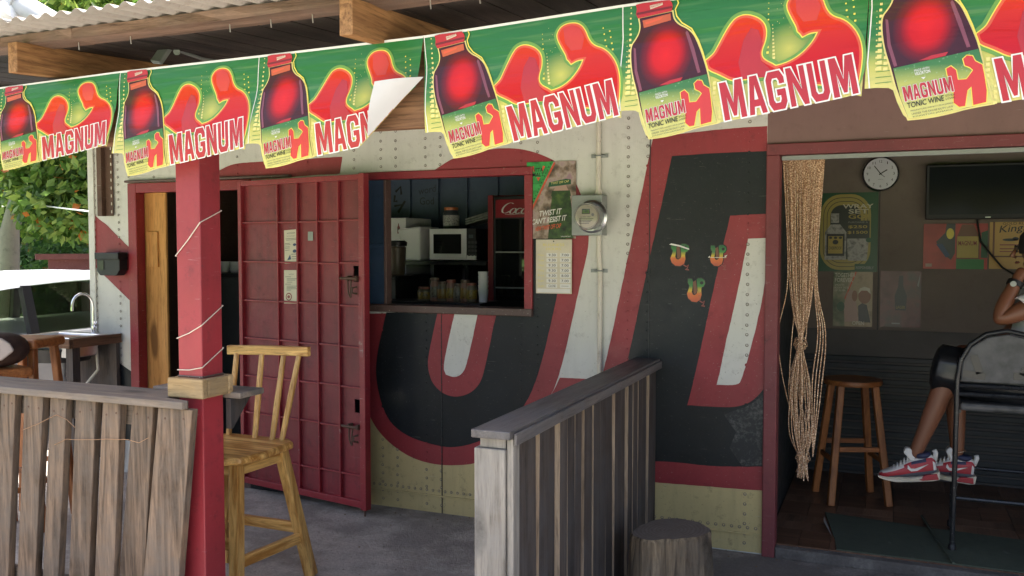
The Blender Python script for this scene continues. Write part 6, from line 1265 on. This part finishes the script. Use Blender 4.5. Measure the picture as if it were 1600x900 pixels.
tree('grey trunked tree standing behind the almond tree', (b2.x, 5.2, 0), [([(b2.x, 5.2, 0), A(4, 350, 5.2), A(12, 290, 5.2), A(18, 240, 5.2), A(28, 100, 5.2)], .16, .09), ([A(8, 320, 5.2), A(-20, 260, 5.2), A(-60, 200, 5.2)], .06, .03)], clump_field(-80, 150, 120, 300, 5.2, 7.5, 40, .9)+clump_field(-100, 420, -200, 40, 6, 9, 40, 1.2), 30000, .16, 1)
for k, (u0, u1, v0, v1, y, n, nme) in enumerate(((-20, 70, 330, 440, 19.0, 9000, 'sunlit leafy bush behind the parked car'), (70, 160, 362, 430, 5.0, 7000, 'dense trimmed hedge beside the container corner'), (50, 200, 230, 390, 9.0, 9000, 'dark wood of bushes at the back of the garden'))):
    cl = clump_field(u0, u1, v0, v1, y, y+1.2, 22, (1.5, .5, 1.1)[k]); base = (cl[0][0], cl[0][1], 0); t = thing('garden_bush', nme, 'bush', base)
    low_ = [(c[0], c[1], max(.3, c[2]*.45), c[3], c[4], c[5]) for c in cl]
    leaves('foliage', [(c[0]-base[0], c[1]-base[1], c[2]) + tuple(c[3:]) for c in cl+low_], n, (.28, .11, .22)[k], LM[2 if k < 2 else 1], t)
    mb = MB()
    for c in cl[:5]: mb.tube([(c[0]-base[0], c[1]-base[1], 0), (c[0]-base[0], c[1]-base[1], c[2])], [.03, .01], 6)
    mb.build('stems', bark, t)
# tall woodland closing the view behind the garden
for k in range(9):
    x = -26+3.4*k*(1 if k < 7 else .9); y = 22+2.5*math.sin(k*1.7)+k*.9; h = 7+2*rng.random(); cl = [(x+rng.normal()*1.2, y+rng.normal()*1.0, h*(.12+.85*rng.random()), 1.4, 1.4, 1.1) for _ in range(16)]
    tree(['tall dark tree closing the garden far behind the car', 'pale green tall tree in the far row behind the garden'][k % 2], (x, y, 0), [([(x, y, 0), (x+.2, y, h*.5), (x, y, h*.9)], .2, .06)], cl, 3500, .34, 1 if k % 2 == 0 else 0, 'far_tree')
    bpy.context.scene.collection.objects[-1]
for o in C.objects:
    if o.name.startswith('far_tree'): o['group'] = 'trees in the far row'
# grass tufts in the garden
gn = 16000; gx_ = rng.uniform(-18, -8.2, gn); gy_ = rng.uniform(-3, 9, gn); s = .07+.1*rng.random(gn); a = rng.random(gn)*6.28; v = np.stack([np.stack([gx_-.02*np.cos(a), gy_-.02*np.sin(a), np.zeros(gn)], 1), np.stack([gx_+.02*np.cos(a), gy_+.02*np.sin(a), np.zeros(gn)], 1), np.stack([gx_+.05*np.sin(a*3), gy_+.05*np.cos(a*2), s], 1)], 1).reshape(-1, 3)
me = bpy.data.meshes.new('grass'); me.from_pydata(v.tolist(), [], (np.arange(gn)[:, None]*3+np.arange(3)).tolist()); me.materials.append(LM[0]); ga = me.attributes.new('leafrand', 'FLOAT', 'FACE'); ga.data.foreach_set('value', (.3+.6*rng.random(gn)).astype(np.float32))
o = bpy.data.objects.new('grass', me); C.objects.link(o); tag(o, 'short sunlit grass of the garden', 'grass', kind='stuff')
# grit and leaf litter swept against the wall foot and over the path
gv = MB()
for k in range(700):
    if k < 380: x = rng.uniform(-4.6, 3.0); y = -.02-abs(rng.normal())*.16
    else: x = rng.uniform(-2.6, 1.6); y = rng.uniform(-2.2, -.05)
    if -.74 < x < -.55 or (x > .03 and y > -.05): continue
    r = .0025+.006*rng.random()**3; z = .002 if x < -.64 else .008; a = rng.random()*6.28; h = r*(.5+.5*rng.random())
    gv.add([(x+r*math.cos(a+j*1.57)*(1+.4*rng.normal()*.5), y+r*math.sin(a+j*1.57), z) for j in range(4)]+[(x, y, z+h)], [(0, 1, 4), (1, 2, 4), (2, 3, 4), (3, 0, 4)], int(rng.random() > .7))
tag(gv.build('grit', [M['dirt'], flatm('dry_leaf_bits', (.2, .14, .08, 1), .8)], None, fix=False), 'fine grit and crumbs scattered over the porch floor', 'grit', kind='stuff')
